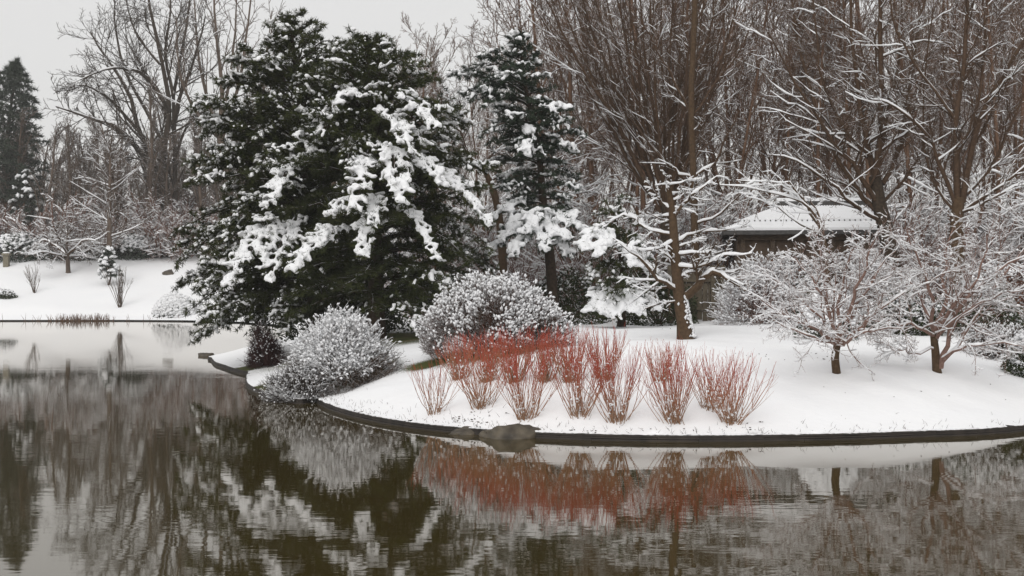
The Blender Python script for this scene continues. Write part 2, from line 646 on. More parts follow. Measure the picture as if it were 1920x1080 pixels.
def land_mesh(name, x0, x1, y0, y1, cell, hole=None, drop=0.0, bare_fn=None):
    xs = np.arange(x0, x1 + cell * 0.5, cell)
    ys = np.arange(y0, y1 + cell * 0.5, cell)
    X, Y = np.meshgrid(xs, ys)
    d, qx, qy = signed_dist(X, Y)
    snap = np.abs(d) < cell * 0.62
    X = np.where(snap, qx, X)
    Y = np.where(snap, qy, Y)
    keep = (d > 0) | snap
    dd = np.where(snap, 0, np.maximum(d, 0))
    Z = prof(dd, X, Y) - drop
    if cell < 0.5:
        Z = Z + rng.normal(0, 0.005, Z.shape)
    ny, nx = X.shape
    idx = np.arange(nx * ny).reshape(ny, nx)
    q = np.stack([idx[:-1, :-1], idx[:-1, 1:], idx[1:, 1:], idx[1:, :-1]], -1).reshape(-1, 4)
    ok = keep.ravel()[q].all(1)
    if hole is not None:
        cx = X.ravel()[q].mean(1)
        cy = Y.ravel()[q].mean(1)
        for h in hole:
            ok &= ~((cx > h[0]) & (cx < h[1]) & (cy > h[2]) & (cy < h[3]))
    q = q[ok]
    used = np.unique(q)
    remap = np.full(nx * ny, -1)
    remap[used] = np.arange(len(used))
    g = Geo()
    V = np.c_[X.ravel(), Y.ravel(), Z.ravel()][used]
    g.add(V, q=remap[q])
    me = g.mesh(name, M['ground'])
    at = me.attributes.new('bare', 'FLOAT', 'POINT')
    vals = bare_fn(V, dd.ravel()[used]) if bare_fn else np.zeros(len(V))
    at.data.foreach_set('value', vals.astype(np.float32))
    o = link(name, me)
    o['kind'] = 'structure'
    return o


def blob(V, c, r, e=1.0):
    return np.clip(1.25 - np.hypot(V[:, 0] - c[0], (V[:, 1] - c[1]) * e) / r, 0, 1)


BUSH1 = np.array([-4.55, 36.3])      # snow shrub at the cove
BUSH2 = np.array([-0.45, 36.0])      # big mound shrub


def bare_fn(V, d):
    b = np.zeros(len(V))
    b = np.maximum(b, blob(V, (-6.3, 37.6), 1.35) * np.clip(1.9 - d, 0, 1))
    b = np.maximum(b, blob(V, (-8.9, 46.3), 1.2) * np.clip(1.5 - d, 0, 1))
    b = np.maximum(b, blob(V, BUSH1 + (0.3, 0.2), 1.7))
    b = np.maximum(b, blob(V, BUSH2 + (0.0, 0.0), 2.3) * 0.95)
    b = np.maximum(b, blob(V, (-4.5, 45.5), 4.5) * 0.9)
    b = np.maximum(b, blob(V, (-2.1, 35.8), 1.1) * 0.8)
    b = np.maximum(b, np.clip(0.55 - d * 1.6, 0, 1) * 0.95 * (d > 0.0))
    return b


def far_bare(V, d):
    s = np.clip((V[:, 1] - 138) / 25, 0, 1) * 0.55 * (V[:, 0] < -15)
    return s


land_mesh('snowy_bank', -16, 22.4, 23.2, 63.2, 0.2, bare_fn=bare_fn)
land_mesh('snowy_shore', -70, 25, 60, 150, 1.25, drop=0.015, bare_fn=lambda V, d: np.zeros(len(V)))
land_mesh('snowy_ground', -420, 420, 20, 900, 5.0, hole=((-10.0, 15.0, 0, 60), (-65.0, 20.0, 60, 145)), drop=0.03, bare_fn=far_bare)

g = Geo()
g.add([(-425, -65, -1.4), (425, -65, -1.4), (425, 905, -1.4), (-425, 905, -1.4)], q=[(0, 1, 2, 3)])
o = link('pond_bed', g.mesh('pond_bed', M['bed'], False))
o['kind'] = 'structure'
g = Geo()
g.add([(-420, -60, 0), (420, -60, 0), (420, 130, 0), (-420, 130, 0)], q=[(0, 1, 2, 3)])
o = link('pond_water', g.mesh('pond_water', M['water'], False))
o['kind'] = 'structure'


def edging(S, label, heights=((-0.35, 0.032), (0.038, 0.072), (0.078, 0.114))):
    S = np.asarray(S)
    base = np.array([*S[0], 0.0])
    root = thing('pond_edging', base, label, 'edging', 'bent timber edgings round the pond')
    t = norm(np.gradient(S, axis=0))
    nrm = np.c_[t[:, 1], -t[:, 0]]
    mid = S[len(S) // 2] + nrm[len(S) // 2] * 0.3
    if signed_dist(mid[0], mid[1])[0] > 0:
        nrm = -nrm
    rgb = np.random.default_rng(len(S))
    for bi, (z0, z1) in enumerate(heights):
        cuts = list(range((bi * 3) % 7, len(S) - 3, 8))
        cuts = sorted(set([0] + [c for c in cuts if c > 2] + [len(S) - 1]))
        for c0, c1 in zip(cuts[:-1], cuts[1:]):
            seg, sn_ = S[c0:c1 + 1].copy(), nrm[c0:c1 + 1]
            seg[0] += (seg[1] - seg[0]) * 0.012
            seg[-1] += (seg[-2] - seg[-1]) * 0.012
            g = Geo()
            o1, o0 = 0.035 - 0.012 * (bi % 2) - 0.006 * bi + rgb.uniform(-0.004, 0.004), -0.06
            n = len(seg)
            dz = rgb.uniform(-0.004, 0.003)
            ring = []
            for off, z in ((o1, z0), (o1, z1 + dz), (o0, z1 + dz), (o0, z0)):
                ring.append(np.c_[seg + sn_ * off, np.full(n, z)])
            V = np.stack(ring, 1).reshape(-1, 3)
            i = np.arange(n - 1)[:, None] * 4
            j = np.arange(4)[None]
            q = np.stack([i + j, i + (j + 1) % 4, i + 4 + (j + 1) % 4, i + 4 + j], -1).reshape(-1, 4)
            g.add(V, q=q)
            g.add(V[:4], q=[(0, 1, 2, 3)])
            g.add(V[-4:], q=[(3, 2, 1, 0)])
            part('board', g, M['edging'], root, base, smooth=False)
    if len(S) > 80:
        rg = np.random.default_rng(9)
        g = Geo()
        k = 420
        ii = rg.integers(0, len(S) - 1, k)
        p = S[ii] + (S[ii + 1] - S[ii]) * rg.uniform(0, 1, (k, 1)) - nrm[ii] * rg.uniform(-0.01, 0.06, (k, 1))
        lumps(g, np.c_[p, np.full(k, 0.118)], np.c_[t[ii], np.zeros(k)], rg.uniform(0.015, 0.045, k), rg, 0, 2.6, 0.55, 0.25)
        part('snow', g, M['snow_fluff'], root, base, stuff=True)
    return root


edging(S_MAIN, 'long dark timber edging along the snowy bank with the red shrubs')
edging(S_COVE, 'short curved timber edging below the mossy patch in the little cove')
edging(S_TIP, 'dark timber edging round the small snowy point under the pine boughs')
far_s = np.array([(-27.5, 118.0), (-31, 118.8), (-34.0, 119.3), (-39, 119.0), (-45.0, 118.8), (-52, 119.0), (-60.0, 119.2)])
edging(smooth2([tuple(p) for p in far_s], 60), 'thin dark edging line along the far snowy shore', ((-0.35, 0.02), (0.026, 0.05)))

# ------------------------------------------------------------------ rocks at the water's edge
def rock(px, Y, w, dep, h, seed, label, rz=0.0, zoff=-0.12, name='rock'):
    rg = np.random.default_rng(seed)
    tv, tf = OCT[4]
    v = tv.copy()
    for _ in range(26):                                   # chop facets
        nn = norm(rg.normal(0, 1, 3) + np.array([0, 0, 0.35]))
        dd = rg.uniform(0.5, 0.88)
        ex = np.maximum(v @ nn - dd, 0)
        v = v - ex[:, None] * nn * 0.95
    for fr, am in ((5, 0.03), (11, 0.02), (19, 0.012)):
        for _ in range(3):
            v = v * (1 + am * np.sin(v @ rg.normal(0, fr, 3) + rg.uniform(0, 6)))[:, None]
    v = v * np.array([w / 2, dep / 2, h])
    X = (px - 960) / FPX * Y
    ca, sa = math.cos(rz), math.sin(rz)
    v = np.c_[v[:, 0] * ca - v[:, 1] * sa, v[:, 0] * sa + v[:, 1] * ca, v[:, 2]]
    g = Geo()
    g.add(v, t=tf)
    o = link(name, g.mesh(name, M['rock']), None, (X, Y, zoff))
    return tag(o, label, 'rock', 'rocks at the water edge')


rock(966, 26.45, 1.9, 1.1, 0.52, 12, 'large brown boulder in the timber edging below the red shrubs', 0.1, -0.1)
rock(872, 27.0, 0.95, 0.6, 0.34, 6, 'smaller low rock beside the large boulder in the timber edging', 0.0, -0.1)
rock(388, 58.0, 0.9, 0.8, 0.34, 8, 'small mossy rock in the water off the snowy point', 0.2, -0.1)
gq = gp(1638, 628)
rock(1640, gq[1], 1.1, 0.7, 0.32, 9, 'dark rock on the snow behind the small snowy tree', 0.0, gq[2] - 0.05)
gq = gp(315, 514, 118)
rock(315, gq[1], 1.5, 1.0, 0.6, 10, 'dark rock on the far snowy bank beside the pine boughs', 0.0, gq[2] - 0.1)

# ------------------------------------------------------------------ tea house and fence
HY = 52.0
hb = P3(1540, 575, HY)
hz = ground_z(hb[0], hb[1])[0]
house = thing('tea_house', (hb[0], HY, hz), 'low brown tea house with a snow covered hipped roof among the trees', 'house', rz=math.radians(-7))
zE = P3(0, 437, HY)[2] - hz          # eave height
zR = P3(0, 391, HY)[2] - hz          # ridge height
hw, hd, rw = 3.65, 2.6, 1.45


def roof_pts(w, d, z0, ze, rwid):
    wr = rwid + (w - rwid) * 0.25
    return [(-w, -d, z0), (wr, -d, z0), (wr, d, z0), (-w, d, z0), (-rwid, 0, ze), (rwid, 0, ze)]


def hip(geo, w, d, zb, zt, rwid, thick):
    a = roof_pts(w, d, zb, zt, rwid)
    b = [(x, y, z - thick) for x, y, z in a]
    geo.add(a + b, q=[(0, 1, 5, 4), (2, 3, 4, 5), (0, 6, 7, 1), (1, 7, 8, 2), (2, 8, 9, 3), (3, 9, 6, 0), (6, 10, 11, 7), (8, 11, 10, 9)],
            t=[(1, 2, 5), (3, 0, 4), (7, 11, 8), (9, 10, 6)])


g = Geo()
hip(g, hw, hd, zE, zR, rw, 0.14)
roof = part('roof', g, M['tile'], house, smooth=False)
# snow on the roof: upper slab and a lower slab stepped at the tile course
g = Geo()
f = 0.70
hip(g, hw + 0.02, hd + 0.02, zE + 0.10, zR + 0.07, rw, 0.09)
part('snow_cover', g, M['snow'], roof, smooth=False)
g = Geo()
zc = zE + (zR - zE) * (1 - f)
w2, d2 = rw + (hw - rw) * f, hd * f
hip(g, w2, d2, zc + 0.17, zR + 0.17, rw, 0.09)
part('snow_cover', g, M['snow'], roof, smooth=False)
tg = Geo()
a8 = np.arange(9) / 8 * 2 * math.pi
ringv = np.c_[0.06 * np.cos(a8[:8]), np.zeros(8), 0.06 * np.sin(a8[:8])]
tv_ = np.vstack([ringv + (0, -0.07, 0), ringv + (0, 0.25, 0.08)])
tg.add(tv_, q=[(i, (i + 1) % 8, 8 + (i + 1) % 8, 8 + i) for i in range(8)])
tg.add(ringv + (0, -0.07, 0), t=[(0, i + 1, i) for i in range(1, 7)])
tile_me = tg.mesh('tile', M['tile'], False)
for i in range(26):
    x = -w2 + 0.1 + i * (w2 + rw + 0.2) / 25
    o = link('tile', tile_me, roof, (x, -d2 - 0.04, zc + 0.108), sc=0.38)
for i in range(30):
    x = -rw + 0.05 + i * (2 * rw - 0.1) / 29
    o = link('tile', tile_me, roof, (x, -0.20, zR + 0.1), sc=0.32)
g = Geo()
box(g, (0, 0, zR + 0.19), (2 * rw + 0.3, 0.3, 0.16))
ridge = part('ridge', g, M['tile'], roof, smooth=False)
g = Geo()
box(g, (0, 0, zR + 0.33), (2 * rw + 0.36, 0.34, 0.12))
part('snow_cover', g, M['snow'], roof, smooth=False)
g = Geo()
box(g, (-0.8, 0, (zE - 0.3) / 2 - 0.3), (2 * hw - 2.6, 2 * hd - 1.3, zE + 0.35))
part('wall', g, M['plaster'], house, smooth=False)
for x in (-2.95, -1.9, -0.9, 0.2, 1.35):
    g = Geo()
    box(g, (x, -hd + 0.5, zE / 2 - 0.3), (0.16, 0.16, zE + 0.35))
    part('post', g, M['wood'], house, smooth=False)
g = Geo()
box(g, (-0.8, -hd + 0.48, zE - 0.22), (4.7, 0.14, 0.2))
part('beam', g, M['wood'], house, smooth=False)
for i in range(3):
    g = Geo()
    box(g, (-2.4 + i * 1.15, -hd + 0.62, 1.35), (0.8, 0.06, 1.3))
    part('window', g, M['wood'], house, smooth=False)
fb = on_ground(1338, 47.5)
fence = thing('board_fence', fb, 'weathered board fence with posts between the bare tree and the tea house', 'fence', rz=math.radians(4))
bg = Geo()
box(bg, (0, 0, 0.78), (0.17, 0.03, 1.6))
bme = bg.mesh('board', M['wood_pale'], False)
for i in range(9):
    link('board', bme, fence, (-1.4 + i * 0.185, 0, 0.02 * (i % 3)))
pg = Geo()
box(pg, (0, 0, 0.85), (0.16, 0.16, 2.0))
pme = pg.mesh('post', M['wood_pale'], False)
for x in (-1.5, -0.05, 0.28):
    link('post', pme, fence, (x, -0.1, 0))
for z in (0.4, 1.35):
    g = Geo()
    box(g, (-0.62, -0.06, z), (1.85, 0.06, 0.1))
    part('rail', g, M['wood_pale'], fence, smooth=False)

# ------------------------------------------------------------------ bare trees
def finish_tree(name, base, label, cat, trunk, crown, snow, bark, group=None, bark_crown=None):
    root = thing(name, base, label, cat, group)
    part('trunk', trunk, bark, root, base)
    c = part('crown', crown, bark_crown or bark, root, base)
    if snow is not None and snow.n:
        part('snow', snow, M['snow_fluff'], c, base, stuff=True)
    return root


def explicit_tree(name, Y, trunk_pts, trunk_r, limbs, levels, label, bark, seed, snow_th=0.02, snow_prob=0.8, cat='tree', group=None, lump=0.0, bark_crown=None, fall=(0.62, 0.7)):
    """limbs: (list of (px, py[, dY]), r0, r1); levels: dicts for grow()"""
    rg = np.random.default_rng(seed)
    tr, cr, sn = Geo(), Geo(), Geo()
    tp = polyline([P3(p[0], p[1], Y + (p[2] if len(p) > 2 else 0)) for p in trunk_pts], 12)
    base = np.array([tp[0][0], Y, ground_z(tp[0][0], Y)[0]])
    tp[0][2] = base[2] - 0.15
    trr = np.interp(np.linspace(0, 1, 12), [0, 0.08, 1], [trunk_r[0] * 1.35, trunk_r[0], trunk_r[1]])
    tubes(tr, tp[None], trr[None], 10)
    Pl, Rl = [], []
    for pts, r0, r1 in limbs:
        p = polyline([P3(q[0], q[1], Y + (q[2] if len(q) > 2 else 0)) for q in pts], 10)
        p[1:-1] += rg.normal(0, 0.03, (8, 3))
        Pl.append(p)
        Rl.append(np.linspace(r0, r1, 10))
    P, R = (np.array(Pl), np.array(Rl)) if Pl else (np.zeros((0, 10, 3)), np.zeros((0, 10)))
    if len(P):
        tubes(cr, P, R, 6)
        snow_ridge(sn, P, R, snow_th, rg, 5, 1.0, 0.82)
    # upper part of the trunk also carries branches
    for li, lv in enumerate(levels):
        lv = dict(lv)
        src = lv.pop('src', 'prev')
        k = lv.pop('k', 3)
        if li == 0 and src == 'trunk':
            Pp, Rp = tp[None], trr[None]
            P2, R2 = grow(Pp, Rp, rg, **lv)
            if len(P):
                per2 = lv.pop('per_limb', None)
        else:
            P2, R2 = grow(P, R, rg, **lv)
        tubes(cr, P2, R2, k)
        snow_ridge(sn, P2, R2, snow_th * (fall[0] ** li), rg, 4 if li < 1 else 3, snow_prob * fall[1] ** li, 0.8)
        if li == 0 and src == 'trunk' and len(P):
            m = P2.shape[1]
            ii = np.linspace(0, 9, m).round().astype(int)
            P, R = np.concatenate([P[:, ii], P2]), np.concatenate([R[:, ii], R2])
        else:
            P, R = P2, R2
    if lump > 0:
        m = rg.uniform(0, 1, len(P)) < lump
        c = P[m][:, rg.integers(1, P.shape[1])]
        lumps(sn, c + UP * 0.012, P[m][:, -1] - P[m][:, 0], rg.uniform(0.018, 0.04, m.sum()), rg, 0)
    return finish_tree(name, base, label, cat, tr, cr, sn, bark, group, bark_crown)


def L(per, t0, t1, ang, ln, **kw):
    return dict(per=per, t0=t0, t1=t1, ang=ang, ln=ln, **kw)


# the snow-lined tree with the heavy side limb in front
explicit_tree('bare_tree', 38.5, [(1287, 630), (1277, 575), (1270, 520), (1264, 450), (1260, 390), (1250, 340)], (0.2, 0.07),
              [([(1280, 560), (1308, 532, -.3), (1335, 513, -.6), (1362, 522, -.9), (1400, 545, -1.2)], 0.13, 0.03),
               ([(1272, 545), (1232, 522, -.4), (1197, 482, -.6), (1150, 447, -.7)], 0.07, 0.02),
               ([(1268, 500), (1310, 498, -.5), (1360, 480, -.8), (1410, 475, -1)], 0.05, 0.015),
               ([(1264, 455), (1300, 440, .3), (1350, 432, .5), (1400, 425, .6)], 0.05, 0.015),
               ([(1262, 440), (1220, 430, .3), (1180, 405, .5), (1150, 412, .6)], 0.045, 0.015),
               ([(1260, 410), (1290, 372, -.3), (1318, 350, -.5), (1345, 330, -.5)], 0.05, 0.015),
               ([(1255, 390), (1230, 365), (1215, 340)], 0.03, 0.01)],
              [L(18, 0.25, 1.0, (60, 105), (1.1, 2.1), src='trunk', n=7, wig=0.16, trop=(0, 0, 0.03), rr=0.28, absolute=True, flat=0.5, k=4, rmin=0.014),
               L(9, 0.2, 1.0, (30, 75), (0.25, 0.5), n=5, wig=0.2, trop=(0, 0, 0.04), rr=0.6, flat=0.4, k=3, rmin=0.008),
               L(6, 0.15, 1.0, (25, 70), (0.35, 0.65), n=4, wig=0.2, trop=(0, 0, 0.05), rr=0.65, k=3, rmin=0.006)],
              'leaning bare tree with level snow lined branches beside the round snowy mound', M['bark_brown'], 21, 0.03, 0.95, fall=(0.75, 0.9))

tk = KIDS[bpy.data.objects['bare_tree'].name][0]
g = Geo()
rt = np.random.default_rng(212)
ny = 170
fy = rt.uniform(0, 1, ny) ** 1.5
py_ = 630 - 78 * fy
pxc = np.interp(py_, [520, 575, 630], [1270, 1277, 1287])
rad_ = np.interp(py_, [520, 575, 622, 630], [0.18, 0.2, 0.23, 0.28])
aa = rt.normal(-0.35, 0.5, ny)
cc = np.array([P3(a, b, 38.5) for a, b in zip(pxc, py_)]) + np.c_[np.cos(aa) * rad_, np.sin(aa) * rad_, np.zeros(ny)]
lumps(g, cc, np.tile(UP, (ny, 1)) + rt.normal(0, 0.3, (ny, 3)), rt.uniform(0.02, 0.05, ny), rt, 0, 1.3, 0.7)
o = link('snow', g.mesh('snow', M['snow_fluff'], True, tuple(bpy.data.objects['bare_tree'].location)), tk)
o['kind'] = 'stuff'

# vase-shaped tree: many upright stems from one short trunk
vs_limbs = []
rv = np.random.default_rng(5)
for i, xt in enumerate(np.linspace(985, 1400, 19)):
    dy = rv.uniform(-3.2, 3.2)
    xm = 1250 + (xt - 1250) * 0.33
    vs_limbs.append(([(1250 + rv.uniform(-6, 6), 425 - rv.uniform(0, 30)), (xm, 280 + rv.uniform(-20, 20), dy * .35), (1250 + (xt - 1250) * .7, 110, dy * .7), (xt, -110 + abs(xt - 1250) * .35, dy)], rv.uniform(0.06, 0.1), 0.022))
explicit_tree('bare_tree', 52.0, [(1262, 560), (1254, 480), (1250, 425), (1250, 380)], (0.3, 0.2), vs_limbs,
              [L(10, 0.2, 0.98, (12, 38), (0.28, 0.5), n=5, wig=0.12, trop=(0, 0, 0.10), rr=0.5, k=3, rmin=0.011),
               L(6, 0.15, 1.0, (14, 38), (0.3, 0.55), n=4, wig=0.09, trop=(0, 0, 0.08), rr=0.6, k=3, rmin=0.008),
               L(3, 0.2, 1.0, (15, 45), (0.35, 0.6), n=3, wig=0.1, trop=(0, 0, 0.05), rr=0.7, k=3, rmin=0.007)],
              'vase shaped bare tree with many upright stems behind the leaning snowy tree', M['bark_dark'], 22, 0.018, 0.6, fall=(0.7, 0.6), bark_crown=M['bark_snowy'])

# straight single trunk
explicit_tree('bare_tree', 49.0, [(1306, 575), (1303, 450), (1300, 330), (1296, 180), (1302, 40), (1304, -90)], (0.14, 0.09),
              [([(1300, 335), (1265, 318, -.2), (1235, 290, -.4), (1178, 215, -.8)], 0.06, 0.02),
               ([(1300, 335), (1330, 315, -.2), (1358, 270, -.3), (1385, 205, -.3)], 0.06, 0.02),
               ([(1298, 225), (1270, 160, .3), (1228, 88, .6), (1200, 30, .8)], 0.055, 0.02),
               ([(1299, 215), (1335, 165, .2), (1380, 105, .4), (1420, 20, .6)], 0.05, 0.018),
               ([(1304, 420), (1350, 400, -.4), (1400, 355, -.6), (1440, 345, -.6)], 0.045, 0.015),
               ([(1301, 120), (1330, 60, .2), (1345, -20, .4)], 0.04, 0.015)],
              [L(14, 0.3, 1.0, (35, 70), (1.2, 2.4), src='trunk', n=6, wig=0.1, trop=(0, 0, 0.08), rr=0.25, absolute=True, k=4, rmin=0.014),
               L(8, 0.2, 1.0, (25, 55), (0.3, 0.5), n=5, wig=0.12, trop=(0, 0, 0.06), rr=0.55, k=3, rmin=0.009),
               L(5, 0.15, 1.0, (25, 60), (0.35, 0.6), n=4, wig=0.14, trop=(0, 0, 0.05), rr=0.65, k=3, rmin=0.007)],
              'tall straight brown trunk standing just behind the leaning snowy tree', M['bark_brown'], 23, 0.026, 0.8, fall=(0.6, 0.6), bark_crown=M['bark_snowy'])

# spreading tree in front of the tea house
explicit_tree('bare_tree', 46.5, [(1676, 520), (1664, 445), (1650, 388), (1640, 330)], (0.29, 0.2),
              [([(1642, 345), (1622, 250, .4), (1602, 120, .8), (1590, -60, 1.2)], 0.12, 0.04),
               ([(1652, 392), (1612, 325, -.4), (1562, 268, -.8), (1500, 170, -1.2), (1440, 60, -1.6)], 0.1, 0.025),
               ([(1641, 335), (1656, 200, -.3), (1650, 60, -.6), (1652, -60, -.9)], 0.13, 0.045),
               ([(1655, 345), (1690, 270, .5), (1702, 180, 1), (1722, 50, 1.4), (1745, -50, 1.6)], 0.09, 0.03),
               ([(1655, 415), (1600, 383, -.6), (1555, 345, -1.0), (1500, 305, -1.4), (1440, 290, -1.7)], 0.075, 0.02),
               ([(1650, 400), (1590, 330, .5), (1540, 230, .8), (1500, 90, 1), (1480, -30, 1.2)], 0.1, 0.03),
               ([(1655, 380), (1700, 330, -.6), (1725, 290, -.9), (1745, 230, -1.2)], 0.06, 0.02),
               ([(1630, 290), (1580, 240, -.5), (1545, 150, -.9), (1530, 40, -1.2), (1520, -50, -1.4)], 0.06, 0.02),
               ([(1646, 300), (1670, 190, .4), (1690, 90, .6), (1690, -40, .8)], 0.07, 0.02)],
              [L(14, 0.12, 0.98, (25, 60), (0.25, 0.5), n=7, wig=0.21, trop=(0, 0, 0.05), rr=0.45, k=4, rmin=0.012),
               L(7, 0.15, 1.0, (25, 60), (0.3, 0.55), n=4, wig=0.16, trop=(0, 0, 0.05), rr=0.6, k=3, rmin=0.008),
               L(4, 0.15, 1.0, (20, 60), (0.35, 0.6), n=3, wig=0.15, trop=(0, 0, 0.04), rr=0.7, k=3, rmin=0.0065)],
              'dark many limbed bare tree standing in front of the tea house roof', M['bark_dark'], 24, 0.02, 0.65, fall=(0.6, 0.5), bark_crown=M['bark_snowy'])

# right-hand spreading tree
explicit_tree('bare_tree', 44.5, [(1800, 560), (1794, 470), (1795, 405), (1798, 370)], (0.24, 0.18),
              [([(1792, 385), (1745, 268, -.5), (1678, 200, -1), (1637, 187, -1.3)], 0.075, 0.02),
               ([(1794, 225), (1752, 166, .4), (1702, 102, .6), (1675, 34, .8), (1660, -40, 1)], 0.06, 0.02),
               ([(1795, 375), (1794, 225), (1808, 128, .2), (1817, -60, .4)], 0.12, 0.05),
               ([(1804, 380), (1824, 255, -.4), (1868, 162, -.8), (1925, 70, -1.2), (1985, -20, -1.5)], 0.11, 0.03),
               ([(1812, 365), (1858, 315, .6), (1893, 238, 1), (1925, 165, 1.4), (1960, 90, 1.6)], 0.07, 0.02),
               ([(1808, 395), (1870, 352, -.6), (1940, 300, -1), (2000, 280, -1.3)], 0.06, 0.02),
               ([(1826, 255), (1845, 120, .5), (1850, 0, .8), (1860, -60, 1)], 0.06, 0.02),
               ([(1790, 395), (1755, 350, .6), (1735, 290, 1), (1730, 180, 1.3), (1750, 20, 1.6)], 0.06, 0.02),
               ([(1800, 400), (1850, 380, -1), (1900, 350, -1.6), (1960, 345, -2)], 0.045, 0.015)],
              [L(14, 0.12, 0.98, (25, 60), (0.25, 0.5), n=7, wig=0.2, trop=(0, 0, 0.05), rr=0.45, k=4, rmin=0.012),
               L(7, 0.15, 1.0, (25, 60), (0.3, 0.55), n=4, wig=0.15, trop=(0, 0, 0.05), rr=0.6, k=3, rmin=0.008),
               L(4, 0.15, 1.0, (20, 60), (0.35, 0.6), n=3, wig=0.15, trop=(0, 0, 0.04), rr=0.7, k=3, rmin=0.0065)],
              'many limbed bare tree at the right edge, its limbs fanning out over the maples', M['bark_brown'], 25, 0.02, 0.7, fall=(0.6, 0.5), bark_crown=M['bark_snowy'])

# arching small tree before the roof
explicit_tree('bare_tree', 43.0, [(1560, 590), (1552, 520), (1546, 460), (1540, 430)], (0.09, 0.06),
              [([(1545, 450), (1528, 405, -.3), (1492, 374, -.6), (1440, 357, -1), (1350, 347, -1.3)], 0.05, 0.015),
               ([(1542, 440), (1520, 395), (1485, 352), (1450, 340), (1380, 338)], 0.045, 0.015),
               ([(1540, 435), (1535, 400, .2), (1518, 375, .4), (1512, 350, .5)], 0.04, 0.012),
               ([(1538, 440), (1500, 420, -.6), (1440, 380, -1), (1400, 370, -1.2)], 0.035, 0.012)],
              [L(9, 0.2, 0.98, (25, 60), (0.2, 0.4), n=5, wig=0.18, trop=(0, 0, 0.02), rr=0.45, k=3, rmin=0.01),
               L(5, 0.15, 1.0, (25, 60), (0.3, 0.55), n=4, wig=0.16, trop=(0, 0, 0.03), rr=0.6, k=3, rmin=0.007)],
              'thin arching bare tree bending over the left end of the tea house roof', M['bark_brown'], 26, 0.026, 0.95, fall=(0.75, 0.9))

# the two small snow-laden maples on the lawn
m1 = gp(1569, 701)
explicit_tree('maple_tree', m1[1], [(1569, 704), (1566, 670), (1571, 640)], (0.09, 0.075),
              [([(1571, 645), (1535, 622, -.5), (1490, 598, -.9), (1425, 560, -1.1)], 0.055, 0.012),
               ([(1570, 645), (1560, 600, -.2), (1535, 540, -.5), (1490, 480, -.7)], 0.055, 0.012),
               ([(1573, 645), (1605, 622, -.3), (1645, 582, -.7), (1715, 535, -.9)], 0.055, 0.012),
               ([(1572, 640), (1572, 590, .2), (1580, 530, .4), (1600, 460, .5)], 0.05, 0.012),
               ([(1572, 642), (1600, 590, .4), (1640, 520, .7), (1680, 470, .9)], 0.05, 0.012),
               ([(1570, 642), (1540, 600, .5), (1490, 550, 1), (1430, 510, 1.3)], 0.05, 0.012),
               ([(1571, 642), (1555, 560, .6), (1540, 500, .9), (1530, 440, 1.1)], 0.045, 0.012),
               ([(1573, 646), (1590, 640, -.9), (1625, 620, -1.4), (1690, 615, -1.6)], 0.045, 0.012),
               ([(1570, 646), (1550, 640, -.8), (1510, 630, -1.4), (1450, 600, -1.7)], 0.04, 0.012),
               ([(1572, 640), (1600, 560, -.5), (1625, 500, -.9), (1640, 450, -1.0)], 0.045, 0.012)],
              [L(14, 0.25, 1.0, (30, 70), (0.28, 0.5), n=6, wig=0.18, trop=(0, 0, 0.01), rr=0.5, flat=0.5, k=3, rmin=0.008, tl=0.3),
               L(7, 0.15, 1.0, (25, 70), (0.3, 0.55), n=4, wig=0.22, trop=(0, 0, 0.02), rr=0.6, flat=0.3, k=3, rmin=0.0055),
               L(4, 0.15, 1.0, (25, 75), (0.35, 0.7), n=3, wig=0.2, trop=(0, 0, 0.06), rr=0.7, k=3, rmin=0.004)],
              'small round headed maple thick with snow on a short single trunk', M['bark_brown'], 31, 0.011, 0.97, lump=0.06, fall=(0.86, 0.84), bark_crown=M['twig_maple'])
m2 = gp(1757, 698)
